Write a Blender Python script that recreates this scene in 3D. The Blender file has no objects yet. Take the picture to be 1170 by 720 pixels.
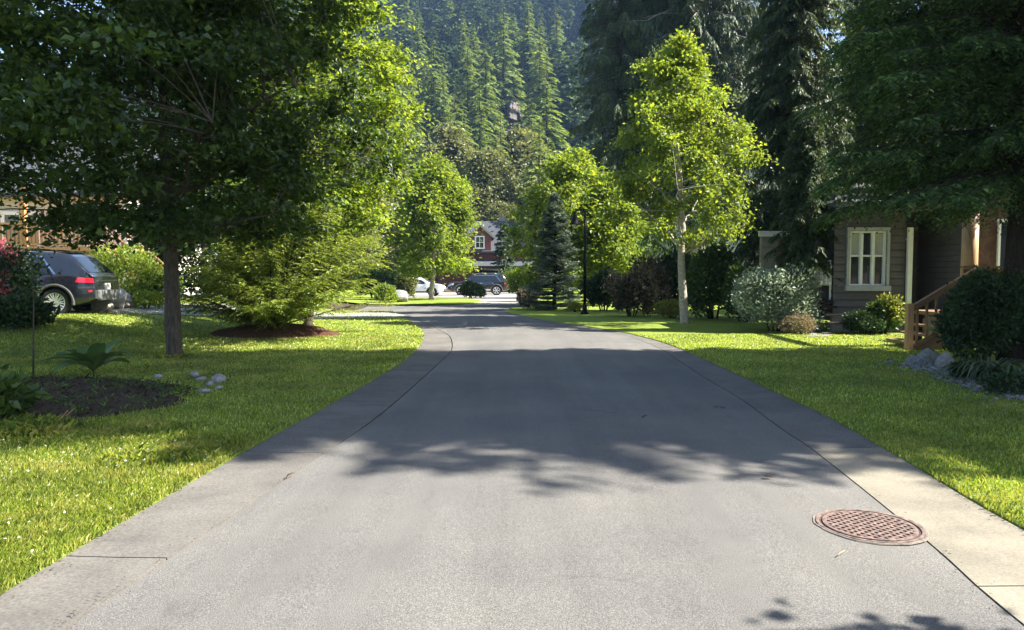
import bpy, math, random
import numpy as np
from mathutils import Vector

SC = bpy.context.scene
COL = SC.collection
R_ = math.radians

# ------------------------------------------------------------------ camera, world, sun, exposure
CAM_H = 1.6
FPX = 850.0                      # focal length in photograph pixels (1170 wide)
PITCH = math.atan(48.0 / FPX)
cam_d = bpy.data.cameras.new('camera')
cam_d.sensor_width = 36.0
cam_d.lens = 36.0 * FPX / 1170.0
cam_d.clip_start = 0.05
cam_d.clip_end = 3000.0
cam = bpy.data.objects.new('camera', cam_d)
COL.objects.link(cam)
cam.location = (0, 0, CAM_H)
cam.rotation_euler = (R_(90) - PITCH, 0, 0)
SC.camera = cam

SUN_EL = R_(44.0)
SUN_AZ = R_(-2.0)                 # from +X towards +Y
w = bpy.data.worlds.new('World')
SC.world = w
w.use_nodes = True
nt = w.node_tree
bg = nt.nodes['Background']
sky = nt.nodes.new('ShaderNodeTexSky')
sky.sky_type = 'NISHITA'
sky.sun_disc = False
sky.sun_elevation = SUN_EL
sky.sun_rotation = R_(90) - SUN_AZ
sky.air_density = 1.0
sky.dust_density = 1.2
nt.links.new(sky.outputs[0], bg.inputs[0])
bg.inputs[1].default_value = 0.075
sl = bpy.data.lights.new('sun', 'SUN')
sl.energy = 5.0
sl.angle = R_(0.5)
sl.color = (1.0, 0.945, 0.85)
so = bpy.data.objects.new('sun', sl)
COL.objects.link(so)
sd = Vector((math.cos(SUN_EL) * math.cos(SUN_AZ), math.cos(SUN_EL) * math.sin(SUN_AZ), math.sin(SUN_EL)))
so.rotation_euler = sd.to_track_quat('Z', 'Y').to_euler()
so.location = (30, 0, 40)
SC.view_settings.view_transform = 'Standard'
SC.view_settings.look = 'None'
SC.view_settings.gamma = 1.0
SC.view_settings.exposure = 2.28
SC.view_settings.use_curve_mapping = False
SC.cycles.use_denoising = True
SC.cycles.max_bounces = 8
SC.cycles.diffuse_bounces = 3
SC.cycles.transmission_bounces = 5
SC.cycles.transparent_max_bounces = 6
SC.cycles.volume_bounces = 0
SC.cycles.sample_clamp_indirect = 6.0

# ------------------------------------------------------------------ placing helpers
def ray(px, py):
    x = (px - 585.0) / FPX
    y = -(py - 360.0) / FPX
    c, s = math.cos(PITCH), math.sin(PITCH)
    return np.array((x, c + y * s, -s + y * c))

def P(px, py, d):
    r = ray(px, py)
    k = d / r[1]
    return np.array((r[0] * k, d, CAM_H + r[2] * k))

def G(px, py, z=0.0):
    r = ray(px, py)
    k = (z - CAM_H) / r[2]
    return np.array((r[0] * k, r[1] * k, z))

def sstep(a, b, x):
    t = np.clip((np.asarray(x, float) - a) / (b - a), 0, 1)
    return t * t * (3 - 2 * t)

def gz(x, y):
    """height of the natural ground"""
    x = np.asarray(x, float); y = np.asarray(y, float)
    z = 0.52 * sstep(-6.6, -11.5, x) * sstep(11.0, 17.5, y) * (1 - sstep(34, 46, y))
    z = z - 0.32 * sstep(42, 62, y)
    z = z + 0.25 * sstep(5.5, 12, x) * sstep(7, 14, y) * (1 - sstep(30, 45, y)) * 0.0
    return z

# ------------------------------------------------------------------ mesh helpers
class MB:
    def __init__(s):
        s.v = []; s.f = {}; s.n = 0
    def add(s, V, F):
        V = np.asarray(V, float).reshape(-1, 3); F = np.asarray(F, int)
        if F.ndim == 1: F = F[None]
        if len(V) == 0: return s
        s.v.append(V); s.f.setdefault(F.shape[1], []).append(F + s.n); s.n += len(V)
        return s
    def box(s, c, d, rz=0.0, ry=0.0, rx=0.0):
        sx, sy, sz = d[0] / 2, d[1] / 2, d[2] / 2
        V = np.array([(x, y, z) for x in (-sx, sx) for y in (-sy, sy) for z in (-sz, sz)], float)
        if rx:
            cc, ss = math.cos(rx), math.sin(rx); V = V @ np.array(((1, 0, 0), (0, cc, ss), (0, -ss, cc)))
        if ry:
            cc, ss = math.cos(ry), math.sin(ry); V = V @ np.array(((cc, 0, -ss), (0, 1, 0), (ss, 0, cc)))
        if rz:
            cc, ss = math.cos(rz), math.sin(rz); V = V @ np.array(((cc, ss, 0), (-ss, cc, 0), (0, 0, 1)))
        F = [(0, 1, 3, 2), (4, 6, 7, 5), (0, 4, 5, 1), (2, 3, 7, 6), (0, 2, 6, 4), (1, 5, 7, 3)]
        return s.add(V + np.asarray(c, float), F)
    def tube(s, pts, rad, n=8, cap=True):
        pts = np.asarray(pts, float); m = len(pts)
        rad = np.broadcast_to(np.asarray(rad, float), (m,))
        T = np.gradient(pts, axis=0); T /= np.linalg.norm(T, axis=1)[:, None] + 1e-12
        ref = np.array((0, 0, 1.0)) if abs(T[0, 2]) < 0.8 else np.array((1.0, 0, 0))
        A = np.cross(T, ref); A /= np.linalg.norm(A, axis=1)[:, None] + 1e-12
        B = np.cross(T, A)
        th = np.arange(n) * 2 * math.pi / n
        V = pts[:, None] + rad[:, None, None] * (A[:, None] * np.cos(th)[None, :, None] + B[:, None] * np.sin(th)[None, :, None])
        i = np.arange(m - 1)[:, None] * n; j = np.arange(n)[None]; k = (j + 1) % n
        F = np.stack([i + j, i + k, i + n + k, i + n + j], -1).reshape(-1, 4)
        o = s.n
        s.add(V.reshape(-1, 3), F)
        if cap:
            s.f.setdefault(n, []).append(np.array([np.arange(n)[::-1] + o, np.arange(n) + o + (m - 1) * n]))
        return s
    def grid(s, V):
        V = np.asarray(V, float); a, b = V.shape[:2]
        i = np.arange(a - 1)[:, None] * b; j = np.arange(b - 1)[None]
        F = np.stack([i + j, i + j + 1, i + b + j + 1, i + b + j], -1).reshape(-1, 4)
        return s.add(V.reshape(-1, 3), F)
    def prism(s, poly, axis, a, b):
        """closed polygon (2D list) extruded along axis 'x' or 'y' or 'z' from a to b"""
        n = len(poly)
        def mk(u, v, t):
            return {'x': (t, u, v), 'y': (u, t, v), 'z': (u, v, t)}[axis]
        V = [mk(u, v, a) for u, v in poly] + [mk(u, v, b) for u, v in poly]
        s.add(V, [(i, (i + 1) % n, n + (i + 1) % n, n + i) for i in range(n)])
        o = s.n - 2 * n
        s.f.setdefault(n, []).append(np.array([np.arange(n)[::-1] + o, np.arange(n) + n + o]))
        return s
    def build(s, name, mat, parent=None, smooth=False, loc=None):
        me = bpy.data.meshes.new(name)
        V = np.concatenate(s.v) if s.v else np.zeros((0, 3))
        if loc is not None: V = V - np.asarray(loc, float)
        me.vertices.add(len(V)); me.vertices.foreach_set('co', V.astype(np.float32).ravel())
        li = []; st = []; o = 0
        for k in s.f:
            F = np.concatenate(s.f[k]); li.append(F.ravel()); st.append(o + np.arange(len(F)) * k); o += F.size
        li = np.concatenate(li); st = np.concatenate(st)
        me.loops.add(len(li)); me.loops.foreach_set('vertex_index', li.astype(np.int32))
        me.polygons.add(len(st)); me.polygons.foreach_set('loop_start', st.astype(np.int32))
        me.polygons.foreach_set('use_smooth', np.full(len(st), bool(smooth)))
        me.update(calc_edges=True); me.validate()
        if mat is not None: me.materials.append(mat)
        ob = bpy.data.objects.new(name, me); COL.objects.link(ob)
        if loc is not None: ob.location = loc
        if parent is not None: ob.parent = parent
        return ob

def tag(o, label=None, cat=None, group=None, kind=None):
    if label: o['label'] = label
    if cat: o['category'] = cat
    if group: o['group'] = group
    if kind: o['kind'] = kind
    return o

def thing(name, label, cat, loc=(0, 0, 0), rz=0.0, group=None):
    o = bpy.data.objects.new(name, None); COL.objects.link(o)
    o.empty_display_size = 0.2
    o.location = [float(q) for q in loc]; o.rotation_euler = (0, 0, rz)
    return tag(o, label, cat, group)

def dup(root, loc, rz, label, group=None, scale=1.0, sz=None):
    r = root.copy(); COL.objects.link(r)
    r.location = [float(q) for q in loc]; r.rotation_euler = (0, 0, rz)
    r.scale = (scale, scale, sz if sz else scale); r['label'] = label
    if group: r['group'] = group
    for ch in list(root.children):
        c = ch.copy(); COL.objects.link(c); c.parent = r
        for g in ch.children:
            d = g.copy(); COL.objects.link(d); d.parent = c
    return r

def catmull(pts, n=8):
    pts = [np.asarray(p, float) for p in pts]
    q = [2 * pts[0] - pts[1]] + pts + [2 * pts[-1] - pts[-2]]
    out = []
    for i in range(1, len(q) - 2):
        for t in np.arange(n) / n:
            a, b, c, d = q[i - 1], q[i], q[i + 1], q[i + 2]
            out.append(0.5 * (2 * b + (c - a) * t + (2 * a - 5 * b + 4 * c - d) * t * t + (3 * b - a - 3 * c + d) * t ** 3))
    out.append(pts[-1])
    return np.array(out)

# ------------------------------------------------------------------ materials
def newmat(name):
    m = bpy.data.materials.new(name); m.use_nodes = True
    nt = m.node_tree
    return m, nt, nt.nodes['Principled BSDF']

def N(nt, t, **kw):
    n = nt.nodes.new('ShaderNode' + t)
    for k, v in kw.items():
        if k.startswith('i_'): n.inputs[k[2:].replace('_', ' ')].default_value = v
        else: setattr(n, k, v)
    return n

def ramp(nt, fac, stops):
    r = nt.nodes.new('ShaderNodeValToRGB')
    e = r.color_ramp.elements
    while len(e) < len(stops): e.new(0.5)
    for q, (p, c) in zip(e, stops):
        q.position = p; q.color = (*c, 1)
    nt.links.new(fac, r.inputs[0])
    return r.outputs[0]

def noise(nt, scale, detail=4, rough=0.55, coord='Object', sc=None):
    tc = nt.nodes.new('ShaderNodeTexCoord')
    n = nt.nodes.new('ShaderNodeTexNoise')
    n.inputs['Scale'].default_value = scale; n.inputs['Detail'].default_value = detail
    n.inputs['Roughness'].default_value = rough
    src = tc.outputs[coord]
    if sc:
        mp = nt.nodes.new('ShaderNodeMapping'); mp.inputs['Scale'].default_value = sc
        nt.links.new(src, mp.inputs[0]); src = mp.outputs[0]
    nt.links.new(src, n.inputs['Vector'])
    return n.outputs['Fac']

def mix(nt, fac, a, b, blend='MIX'):
    m = nt.nodes.new('ShaderNodeMix'); m.data_type = 'RGBA'; m.blend_type = blend
    for s_, val in ((0, fac), (6, a), (7, b)):
        if hasattr(val, 'is_output'): nt.links.new(val, m.inputs[s_])
        elif s_ == 0: m.inputs[0].default_value = val
        else: m.inputs[s_].default_value = (*val, 1)
    return m.outputs[2]

def bump(nt, bsdf, h, strength=0.3, dist=0.01):
    b = nt.nodes.new('ShaderNodeBump'); b.inputs['Strength'].default_value = strength
    b.inputs['Distance'].default_value = dist
    nt.links.new(h, b.inputs['Height']); nt.links.new(b.outputs[0], bsdf.inputs['Normal'])

def plain(name, c, rough=0.6, metal=0.0, var=0.12, scale=6.0, spec=0.5, coat=0.0, bmp=0.0):
    m, nt, b = newmat(name)
    f = noise(nt, scale)
    lo = [max(0, q * (1 - var * 2)) for q in c]; hi = [q * (1 + var * 2) for q in c]
    nt.links.new(ramp(nt, f, [(0.3, lo), (0.7, hi)]), b.inputs['Base Color'])
    b.inputs['Roughness'].default_value = rough; b.inputs['Metallic'].default_value = metal
    b.inputs['Specular IOR Level'].default_value = spec
    b.inputs['Coat Weight'].default_value = coat
    if bmp: bump(nt, b, noise(nt, scale * 6), bmp, 0.01)
    return m

def leaf(name, stops, trans=None, tf=0.4, rough=0.5, spec=0.35, clump=0.6, cscale=1.2, dry=None):
    """foliage: colour differs from leaf to leaf and a little from clump to clump"""
    m, nt, b = newmat(name)
    g = nt.nodes.new('ShaderNodeNewGeometry')
    col = ramp(nt, g.outputs['Random Per Island'], stops)
    cl = noise(nt, cscale, 2)
    cl2 = ramp(nt, cl, [(0.35, (1 - clump * .45,) * 3), (0.65, (1 + clump * .35,) * 3)])
    col = mix(nt, 1.0, col, cl2, 'MULTIPLY')
    if dry: col = mix(nt, ramp(nt, noise(nt, 1.1, 5, .65), [(.52, (0, 0, 0)), (.72, (.75,) * 3)]), col, dry)
    nt.links.new(col, b.inputs['Base Color'])
    b.inputs['Roughness'].default_value = rough; b.inputs['Specular IOR Level'].default_value = spec
    t = nt.nodes.new('ShaderNodeBsdfTranslucent')
    if trans is None: trans = (1.35, 1.3, 0.55)
    tc = mix(nt, 1.0, col, trans, 'MULTIPLY')
    nt.links.new(tc, t.inputs[0])
    ms = nt.nodes.new('ShaderNodeMixShader'); ms.inputs[0].default_value = tf
    nt.links.new(b.outputs[0], ms.inputs[1]); nt.links.new(t.outputs[0], ms.inputs[2])
    nt.links.new(ms.outputs[0], nt.nodes['Material Output'].inputs[0])
    return m

def bark(name, c1, c2, sc=(9, 9, 2.0), strength=0.8):
    m, nt, b = newmat(name)
    f = noise(nt, 3.0, 6, 0.65, sc=sc)
    nt.links.new(ramp(nt, f, [(0.3, c1), (0.72, c2)]), b.inputs['Base Color'])
    b.inputs['Roughness'].default_value = 0.9; b.inputs['Specular IOR Level'].default_value = 0.2
    bump(nt, b, f, strength, 0.03)
    return m

def wood(name, c1, c2, rough=0.6, sc=(2, 14, 14)):
    m, nt, b = newmat(name)
    f = noise(nt, 3.0, 5, 0.6, sc=sc)
    nt.links.new(ramp(nt, f, [(0.3, c1), (0.7, c2)]), b.inputs['Base Color'])
    b.inputs['Roughness'].default_value = rough
    bump(nt, b, f, 0.2, 0.005)
    return m

def asphalt():
    m, nt, b = newmat('asphalt')
    f = noise(nt, 150.0, 3, 0.7)
    big = noise(nt, 0.55, 5, 0.6)
    streak = noise(nt, 1.0, 4, 0.6, sc=(2.2, 0.12, 1))
    c = ramp(nt, f, [(0.30, (0.045, 0.044, 0.042)), (0.5, (0.100, 0.097, 0.091)), (0.70, (0.20, 0.191, 0.175))])
    c = mix(nt, 1.0, c, ramp(nt, big, [(0.3, (0.78, 0.78, 0.80)), (0.7, (1.15, 1.13, 1.09))]), 'MULTIPLY')
    c = mix(nt, 1.0, c, ramp(nt, streak, [(0.35, (0.9, 0.9, 0.9)), (0.65, (1.08, 1.08, 1.08))]), 'MULTIPLY')
    tc = nt.nodes.new('ShaderNodeTexCoord')
    vw = N(nt, 'TexVoronoi', feature='DISTANCE_TO_EDGE'); vw.inputs['Scale'].default_value = 0.42
    wz = N(nt, 'TexNoise'); wz.inputs['Scale'].default_value = 1.7; wz.inputs['Detail'].default_value = 6
    nt.links.new(tc.outputs['Object'], wz.inputs['Vector'])
    va = N(nt, 'VectorMath', operation='MULTIPLY_ADD'); va.inputs[1].default_value = (.9, .9, 0)
    nt.links.new(wz.outputs['Color'], va.inputs[0]); nt.links.new(tc.outputs['Object'], va.inputs[2]); nt.links.new(va.outputs[0], vw.inputs['Vector'])
    gate = ramp(nt, noise(nt, 0.35, 2), [(0.53, (0, 0, 0)), (0.62, (1, 1, 1))])
    ck = mix(nt, 1.0, ramp(nt, vw.outputs['Distance'], [(0.0015, (.5,) * 3), (0.0055, (0, 0, 0))]), gate, 'MULTIPLY')
    c = mix(nt, ck, c, (0.03, 0.03, 0.03))
    oil = noise(nt, 2.3, 3, 0.5)
    c = mix(nt, ramp(nt, oil, [(0.68, (0, 0, 0)), (0.76, (.3,) * 3)]), c, (0.05, 0.05, 0.052))
    sp = noise(nt, 260.0, 1, 0.5)
    c = mix(nt, ramp(nt, sp, [(0.67, (0, 0, 0)), (0.74, (0.6, 0.6, 0.6))]), c, (0.38, 0.37, 0.34))
    nt.links.new(c, b.inputs['Base Color'])
    b.inputs['Roughness'].default_value = 0.9; b.inputs['Specular IOR Level'].default_value = 0.2
    bump(nt, b, f, 0.55, 0.006)
    return m

def concrete(name, lo, hi, scale=60.0, stain=0.8):
    m, nt, b = newmat(name)
    f = noise(nt, scale, 6, 0.7)
    big = noise(nt, 1.3, 5, 0.65)
    c = ramp(nt, f, [(0.3, lo), (0.68, hi)])
    c = mix(nt, 1.0, c, ramp(nt, big, [(0.32, (stain,) * 3), (0.66, (1.1, 1.08, 1.05))]), 'MULTIPLY')
    pit = noise(nt, 38.0, 2, 0.5)
    c = mix(nt, ramp(nt, pit, [(0.26, (0.55,) * 3), (0.31, (0, 0, 0))]), c, (0.12, 0.115, 0.10))
    nt.links.new(c, b.inputs['Base Color'])
    b.inputs['Roughness'].default_value = 0.9; b.inputs['Specular IOR Level'].default_value = 0.2
    bump(nt, b, f, 0.35, 0.004)
    return m

def grassmat(name):
    m, nt, b = newmat(name)
    f = noise(nt, 45.0, 5, 0.75)
    band = noise(nt, 0.9, 4, 0.6)
    c = ramp(nt, f, [(0.28, (0.045, 0.08, 0.011)), (0.5, (0.15, 0.21, 0.028)), (0.72, (0.31, 0.35, 0.07))])
    c = mix(nt, 1.0, c, ramp(nt, band, [(0.3, (0.8, 0.88, 0.8)), (0.7, (1.2, 1.1, 1.0))]), 'MULTIPLY')
    nt.links.new(c, b.inputs['Base Color'])
    b.inputs['Roughness'].default_value = 0.8; b.inputs['Specular IOR Level'].default_value = 0.15
    bump(nt, b, f, 0.9, 0.04)
    return m

def glassmat(name, c=(0.02, 0.025, 0.03), rough=0.04):
    m, nt, b = newmat(name)
    f = noise(nt, 1.5, 2)
    nt.links.new(ramp(nt, f, [(0.3, [q * .7 for q in c]), (0.7, [q * 1.4 for q in c])]), b.inputs['Base Color'])
    b.inputs['Roughness'].default_value = rough; b.inputs['Specular IOR Level'].default_value = 0.8
    return m

def stonemat(name, a, c, scale=7.0):
    m, nt, b = newmat(name)
    f = noise(nt, scale, 7, 0.65)
    g = nt.nodes.new('ShaderNodeNewGeometry')
    col = ramp(nt, f, [(0.3, a), (0.7, c)])
    col = mix(nt, 1.0, col, ramp(nt, g.outputs['Random Per Island'], [(0, (0.7, 0.7, 0.72)), (1, (1.3, 1.28, 1.22))]), 'MULTIPLY')
    nt.links.new(col, b.inputs['Base Color'])
    b.inputs['Roughness'].default_value = 0.85
    bump(nt, b, f, 0.5, 0.03)
    return m

def mulchmat(name, a, c):
    m, nt, b = newmat(name)
    f = noise(nt, 26.0, 6, 0.75)
    nt.links.new(ramp(nt, f, [(0.3, a), (0.72, c)]), b.inputs['Base Color'])
    b.inputs['Roughness'].default_value = 0.95; b.inputs['Specular IOR Level'].default_value = 0.1
    bump(nt, b, f, 1.0, 0.05)
    return m

M = {}
M['asphalt'] = asphalt()
M['gutter'] = concrete('gutter_concrete', (0.072, 0.068, 0.062), (0.148, 0.140, 0.127), stain=.66)
M['gutter_new'] = concrete('pale_concrete', (0.132, 0.121, 0.095), (0.22, 0.20, 0.157), stain=0.7)
M['drive'] = concrete('driveway_concrete', (0.18, 0.172, 0.155), (0.32, 0.30, 0.27), 30)
M['lawn'] = grassmat('lawn_grass')
M['soil'] = mulchmat('soil', (0.018, 0.014, 0.010), (0.11, 0.085, 0.06))
M['mulch'] = mulchmat('bark_mulch', (0.02, 0.012, 0.008), (0.15, 0.075, 0.045))
M['blade'] = leaf('grass_blade', [(0, (0.06, 0.10, 0.013)), (0.55, (0.185, 0.25, 0.03)), (0.85, (0.31, 0.35, 0.058)), (1, (0.46, 0.41, 0.16))],
                  trans=(1.6, 1.5, 0.55), tf=0.45, spec=0.75, rough=.38, clump=0.7, cscale=0.8, dry=(.40, .36, .11))
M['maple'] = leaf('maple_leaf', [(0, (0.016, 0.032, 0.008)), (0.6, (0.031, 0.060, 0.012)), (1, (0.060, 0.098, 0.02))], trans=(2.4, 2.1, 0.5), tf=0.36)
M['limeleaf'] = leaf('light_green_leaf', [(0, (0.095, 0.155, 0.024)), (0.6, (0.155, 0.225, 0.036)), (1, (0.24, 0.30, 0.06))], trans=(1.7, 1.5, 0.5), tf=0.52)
M['midleaf'] = leaf('mid_green_leaf', [(0, (0.03, 0.06, 0.012)), (0.6, (0.055, 0.10, 0.02)), (1, (0.09, 0.14, 0.03))], tf=0.35)
M['darkleaf'] = leaf('dark_green_leaf', [(0, (0.014, 0.032, 0.010)), (0.6, (0.026, 0.055, 0.016)), (1, (0.045, 0.08, 0.022))], tf=0.25)
M['greyleaf'] = leaf('grey_green_leaf', [(0, (0.085, 0.10, 0.035)), (0.6, (0.14, 0.155, 0.06)), (1, (0.23, 0.235, 0.11))], tf=0.35)
M['silver'] = leaf('silver_leaf', [(0, (0.11, 0.16, 0.10)), (0.5, (0.22, 0.28, 0.19)), (1, (0.46, 0.5, 0.38))], trans=(1, 1, .8), tf=0.25)
M['cedarspray'] = leaf('golden_cedar_spray', [(0, (0.07, 0.11, 0.016)), (0.6, (0.15, 0.205, 0.032)), (1, (0.26, 0.30, 0.065))], trans=(1.6, 1.45, 0.5), tf=0.4)
M['spruce'] = leaf('spruce_needle', [(0, (0.020, 0.042, 0.013)), (0.6, (0.048, 0.09, 0.025)), (0.88, (0.10, 0.16, 0.045)), (1, (0.19, 0.26, 0.075))], trans=(1.3, 1.4, .6), tf=0.3, spec=0.3)
M['bluespruce'] = leaf('blue_spruce_needle', [(0, (0.05, 0.075, 0.05)), (0.6, (0.10, 0.14, 0.10)), (1, (0.20, 0.24, 0.17))], trans=(1, 1, .8), tf=0.2)
M['cedar'] = leaf('cedar_frond', [(0, (0.022, 0.04, 0.013)), (0.6, (0.042, 0.07, 0.021)), (1, (0.085, 0.115, 0.036))], trans=(1.5, 1.4, .6), tf=0.3)
M['sunlitfir'] = leaf('sunlit_fir_needle', [(0, (0.07, 0.11, 0.036)), (0.6, (0.155, 0.21, 0.07)), (1, (0.27, 0.32, 0.12))], tf=0.35, spec=.05, cscale=0.2)  # lighter fir green for the clear-standing firs, sunlight put into the colour
M['shadedfir'] = leaf('shaded_forest_needle', [(0, (0.02, 0.036, 0.018)), (0.6, (0.05, 0.08, 0.033)), (1, (0.11, 0.14, 0.06))], tf=0.15, cscale=0.05, spec=.03)  # darker fir green for the slope behind, its shade put into the colour
M['redleaf'] = leaf('red_purple_leaf', [(0, (0.035, 0.042, 0.02)), (0.6, (0.075, 0.075, 0.036)), (1, (0.25, 0.16, 0.10))], trans=(1.2, 1.1, .8), tf=0.3)
M['bloom'] = leaf('pink_bloom', [(0, (0.6, 0.12, 0.16)), (0.6, (0.75, 0.28, 0.29)), (1, (0.8, 0.45, 0.38))], trans=(1.1, .9, .9), tf=0.3)
M['pinkheath'] = leaf('pale_heather', [(0, (0.14, 0.13, 0.05)), (0.6, (0.26, 0.20, 0.11)), (1, (0.38, 0.29, 0.20))], trans=(1, 1, .8), tf=0.25)
M['yellowleaf'] = leaf('yellow_green_leaf', [(0, (0.12, 0.15, 0.02)), (0.6, (0.22, 0.24, 0.04)), (1, (0.36, 0.34, 0.09))], trans=(1.3, 1.2, .6), tf=0.35)
M['hosta'] = leaf('broad_plant_leaf', [(0, (0.05, 0.10, 0.03)), (1, (0.12, 0.19, 0.07))], tf=0.3, rough=0.4)
M['bark'] = bark('maple_bark', (0.025, 0.02, 0.016), (0.11, 0.09, 0.07))
M['darkbark'] = bark('conifer_bark', (0.012, 0.009, 0.007), (0.05, 0.037, 0.028))
M['greybark'] = bark('weathered_cedar_bark', (0.13, 0.11, 0.09), (0.42, 0.37, 0.31), sc=(11, 11, .6))
M['whitebark'] = bark('pale_smooth_bark', (0.20, 0.17, 0.135), (0.48, 0.43, 0.36), sc=(4, 4, 6), strength=0.3)
M['rock'] = stonemat('grey_boulder', (0.12, 0.115, 0.11), (0.33, 0.31, 0.285), 4)
M['pebble'] = stonemat('blue_grey_pebble', (0.07, 0.071, 0.073), (0.21, 0.21, 0.205), 12)
M['cliff'] = stonemat('brown_cliff', (0.025, 0.023, 0.02), (0.10, 0.085, 0.072), 0.35)
M['hill'] = mulchmat('hill_undergrowth', (0.012, 0.02, 0.011), (0.035, 0.05, 0.024))
M['black'] = plain('black_powder_coat', (0.005, 0.005, 0.0055), 0.6, spec=.12)
M['rust'] = plain('rusty_iron', (0.122, 0.08, 0.065), 0.85, 0.05, 0.4, 25, bmp=0.5)
M['rustdark'] = plain('iron_slot', (0.03, 0.022, 0.02), 0.9)
# ------------------------------------------------------------------ vegetation generators (numpy)
def unit(a):
    return a / (np.linalg.norm(a, axis=-1, keepdims=True) + 1e-9)

def kites(mb, c, ax, nr, L, W, fold=0.15, mid=0.45):
    """one bent four-cornered leaf per row"""
    c = np.asarray(c, float); n = len(c)
    ax = unit(ax); s = unit(np.cross(ax, nr)); nn = np.cross(s, ax)
    L = np.broadcast_to(L, (n,))[:, None]; W = np.broadcast_to(W, (n,))[:, None]
    V = np.stack([c, c + ax * L * mid + s * W / 2 + nn * W * fold, c + ax * L - nn * L * 0.08,
                  c + ax * L * mid - s * W / 2 + nn * W * fold], 1)
    F = np.arange(n * 4).reshape(n, 4)
    return mb.add(V.reshape(-1, 3), F)

def broadleaf(name_parts, seed, H, z0, R, ncl, nleaf, leafL, cl=(0.7, 0.28), prof=None, trunk_r=0.14, lean=(0, 0),
              flat=0.5, droop=0.25, parent=None, mats=('midleaf', 'bark'), forks=3, shift=(0, 0), inner=0.25, trunk_top=0.8, limb=0.012, rise=.62, sag=0.0, prim=14):
    rng = np.random.default_rng(seed)
    if prof is None: prof = lambda t: np.sin(np.pi * np.clip(t * 0.86 + 0.12, 0, 1)) ** 0.75
    wood, crown = MB(), MB()
    zt = z0 + (H - z0) * trunk_top
    tz = np.linspace(0, zt, 14)
    wob = np.cumsum(rng.normal(0, 0.02 * H / 8, (14, 2)), 0); wob[:2] = 0
    def tp(z):
        z = np.asarray(z, float)
        k = np.clip(z / zt, 0, 1)
        return np.stack([np.interp(z, tz, wob[:, 0]) + lean[0] * k + shift[0] * np.clip((z - z0) / (H - z0), 0, 1),
                         np.interp(z, tz, wob[:, 1]) + lean[1] * k + shift[1] * np.clip((z - z0) / (H - z0), 0, 1), z], -1)
    rr = trunk_r * (1 - tz / zt) ** 0.7 * 0.9 + 0.02
    rr[0] *= 1.45; rr[1] *= 1.08
    tz2 = np.concatenate([[0, 0.12], tz[1:]]); rr2 = np.concatenate([[rr[0], trunk_r * 1.02], rr[1:]])
    wood.tube(tp(tz2), rr2, 12)
    t = rng.beta(1.25, 1.15, ncl); ang = rng.uniform(0, 2 * np.pi, ncl)
    lobes = 1 + 0.18 * np.sin(ang * 3 + rng.uniform(0, 6)) * np.sin(t * 9 + rng.uniform(0, 6)) + rng.normal(0, 0.10, ncl)
    rad = R * prof(t) * lobes * np.sqrt(rng.uniform(inner, 1, ncl))
    cz = z0 + (H - z0) * t - sag * rad + sag * R * .5
    cc = tp(np.minimum(cz, zt)); cc[:, 2] = cz
    cc[:, 0] += rad * np.cos(ang); cc[:, 1] += rad * np.sin(ang)
    # main limbs leave the trunk, twigs join every leaf cluster to the nearest limb
    P_pts, P_w = [tp(np.linspace(z0 * .9, zt, 24))], [np.zeros(24)]
    npr = prim
    for i in range(npr):
        f = (i + .5) / npr
        a_z = z0 * .8 + (zt * .9 - z0 * .8) * f ** 1.15
        az_ = i * 2.399 + rng.normal(0, .25)
        tb = np.clip((a_z - z0) / (H - z0) + rng.uniform(.12, .3), .08, .97); rd = R * prof(np.array(tb)) * rng.uniform(.7, .92)
        A = tp(a_z); B = tp(min(z0 + (H - z0) * tb, zt)) * 1.0; B[2] = z0 + (H - z0) * tb - sag * rd; B[:2] += rd * np.array((math.cos(az_), math.sin(az_)))
        mid = A * .5 + B * .5; mid[2] += .10 * rd; mid[:2] += rng.normal(0, .05 * R, 2)
        s = np.linspace(0, 1, 10)[:, None]; pts = A * (1 - s) ** 2 + 2 * mid * s * (1 - s) + B * s * s
        pts[1:-1] += rng.normal(0, .015 * R, (8, 3))
        r0 = trunk_r * rng.uniform(.28, .42) * (1 - .45 * f)
        wood.tube(pts, np.linspace(r0, .008, 10), 6, cap=False)
        P_pts.append(pts[2:]); P_w.append(np.zeros(8))
    PP = np.concatenate(P_pts)
    for i in range(ncl):
        B = cc[i]; dd = PP - B; dist = np.linalg.norm(dd, axis=1) + np.maximum(0, dd[:, 2]) * 1.5
        A = PP[np.argmin(dist)]
        mid = A * .5 + B * .5; mid[2] += .08 * np.linalg.norm(B - A)
        s = np.linspace(0, 1, 5)[:, None]; pts = A * (1 - s) ** 2 + 2 * mid * s * (1 - s) + B * s * s
        wood.tube(pts, np.linspace(.006 + .006 * np.linalg.norm(B - A) * R / 4, .003, 5), 4, cap=False)
    # leaves
    idx = np.repeat(np.arange(ncl), nleaf); n = len(idx)
    size = cl[0] * rng.uniform(0.6, 1.3, ncl)
    rr = np.abs(rng.normal(0, 0.55, n)); th = rng.uniform(0, 2 * np.pi, n)
    off = np.stack([np.cos(th) * rr * size[idx], np.sin(th) * rr * size[idx],
                    rng.normal(0, cl[1] * 0.5, n) - droop * rr ** 2 * size[idx]], -1)
    pos = cc[idx] + off
    out = unit(np.concatenate([off[:, :2], np.full((n, 1), -0.12)], 1) + rng.normal(0, 0.45, (n, 3)))
    nr = np.array((0, 0, 1.0)) + rng.normal(0, flat, (n, 3)) + 0.25 * out
    L = leafL * (0.55 + rng.random(n) ** 1.6 * 1.05)
    kites(crown, pos, out, nr, L, L * rng.uniform(0.62, 0.85, n))
    c = crown.build(name_parts[0], M[mats[0]], parent)
    tr = wood.build(name_parts[1], M[mats[1]], parent, smooth=True)
    return c, tr

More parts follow.
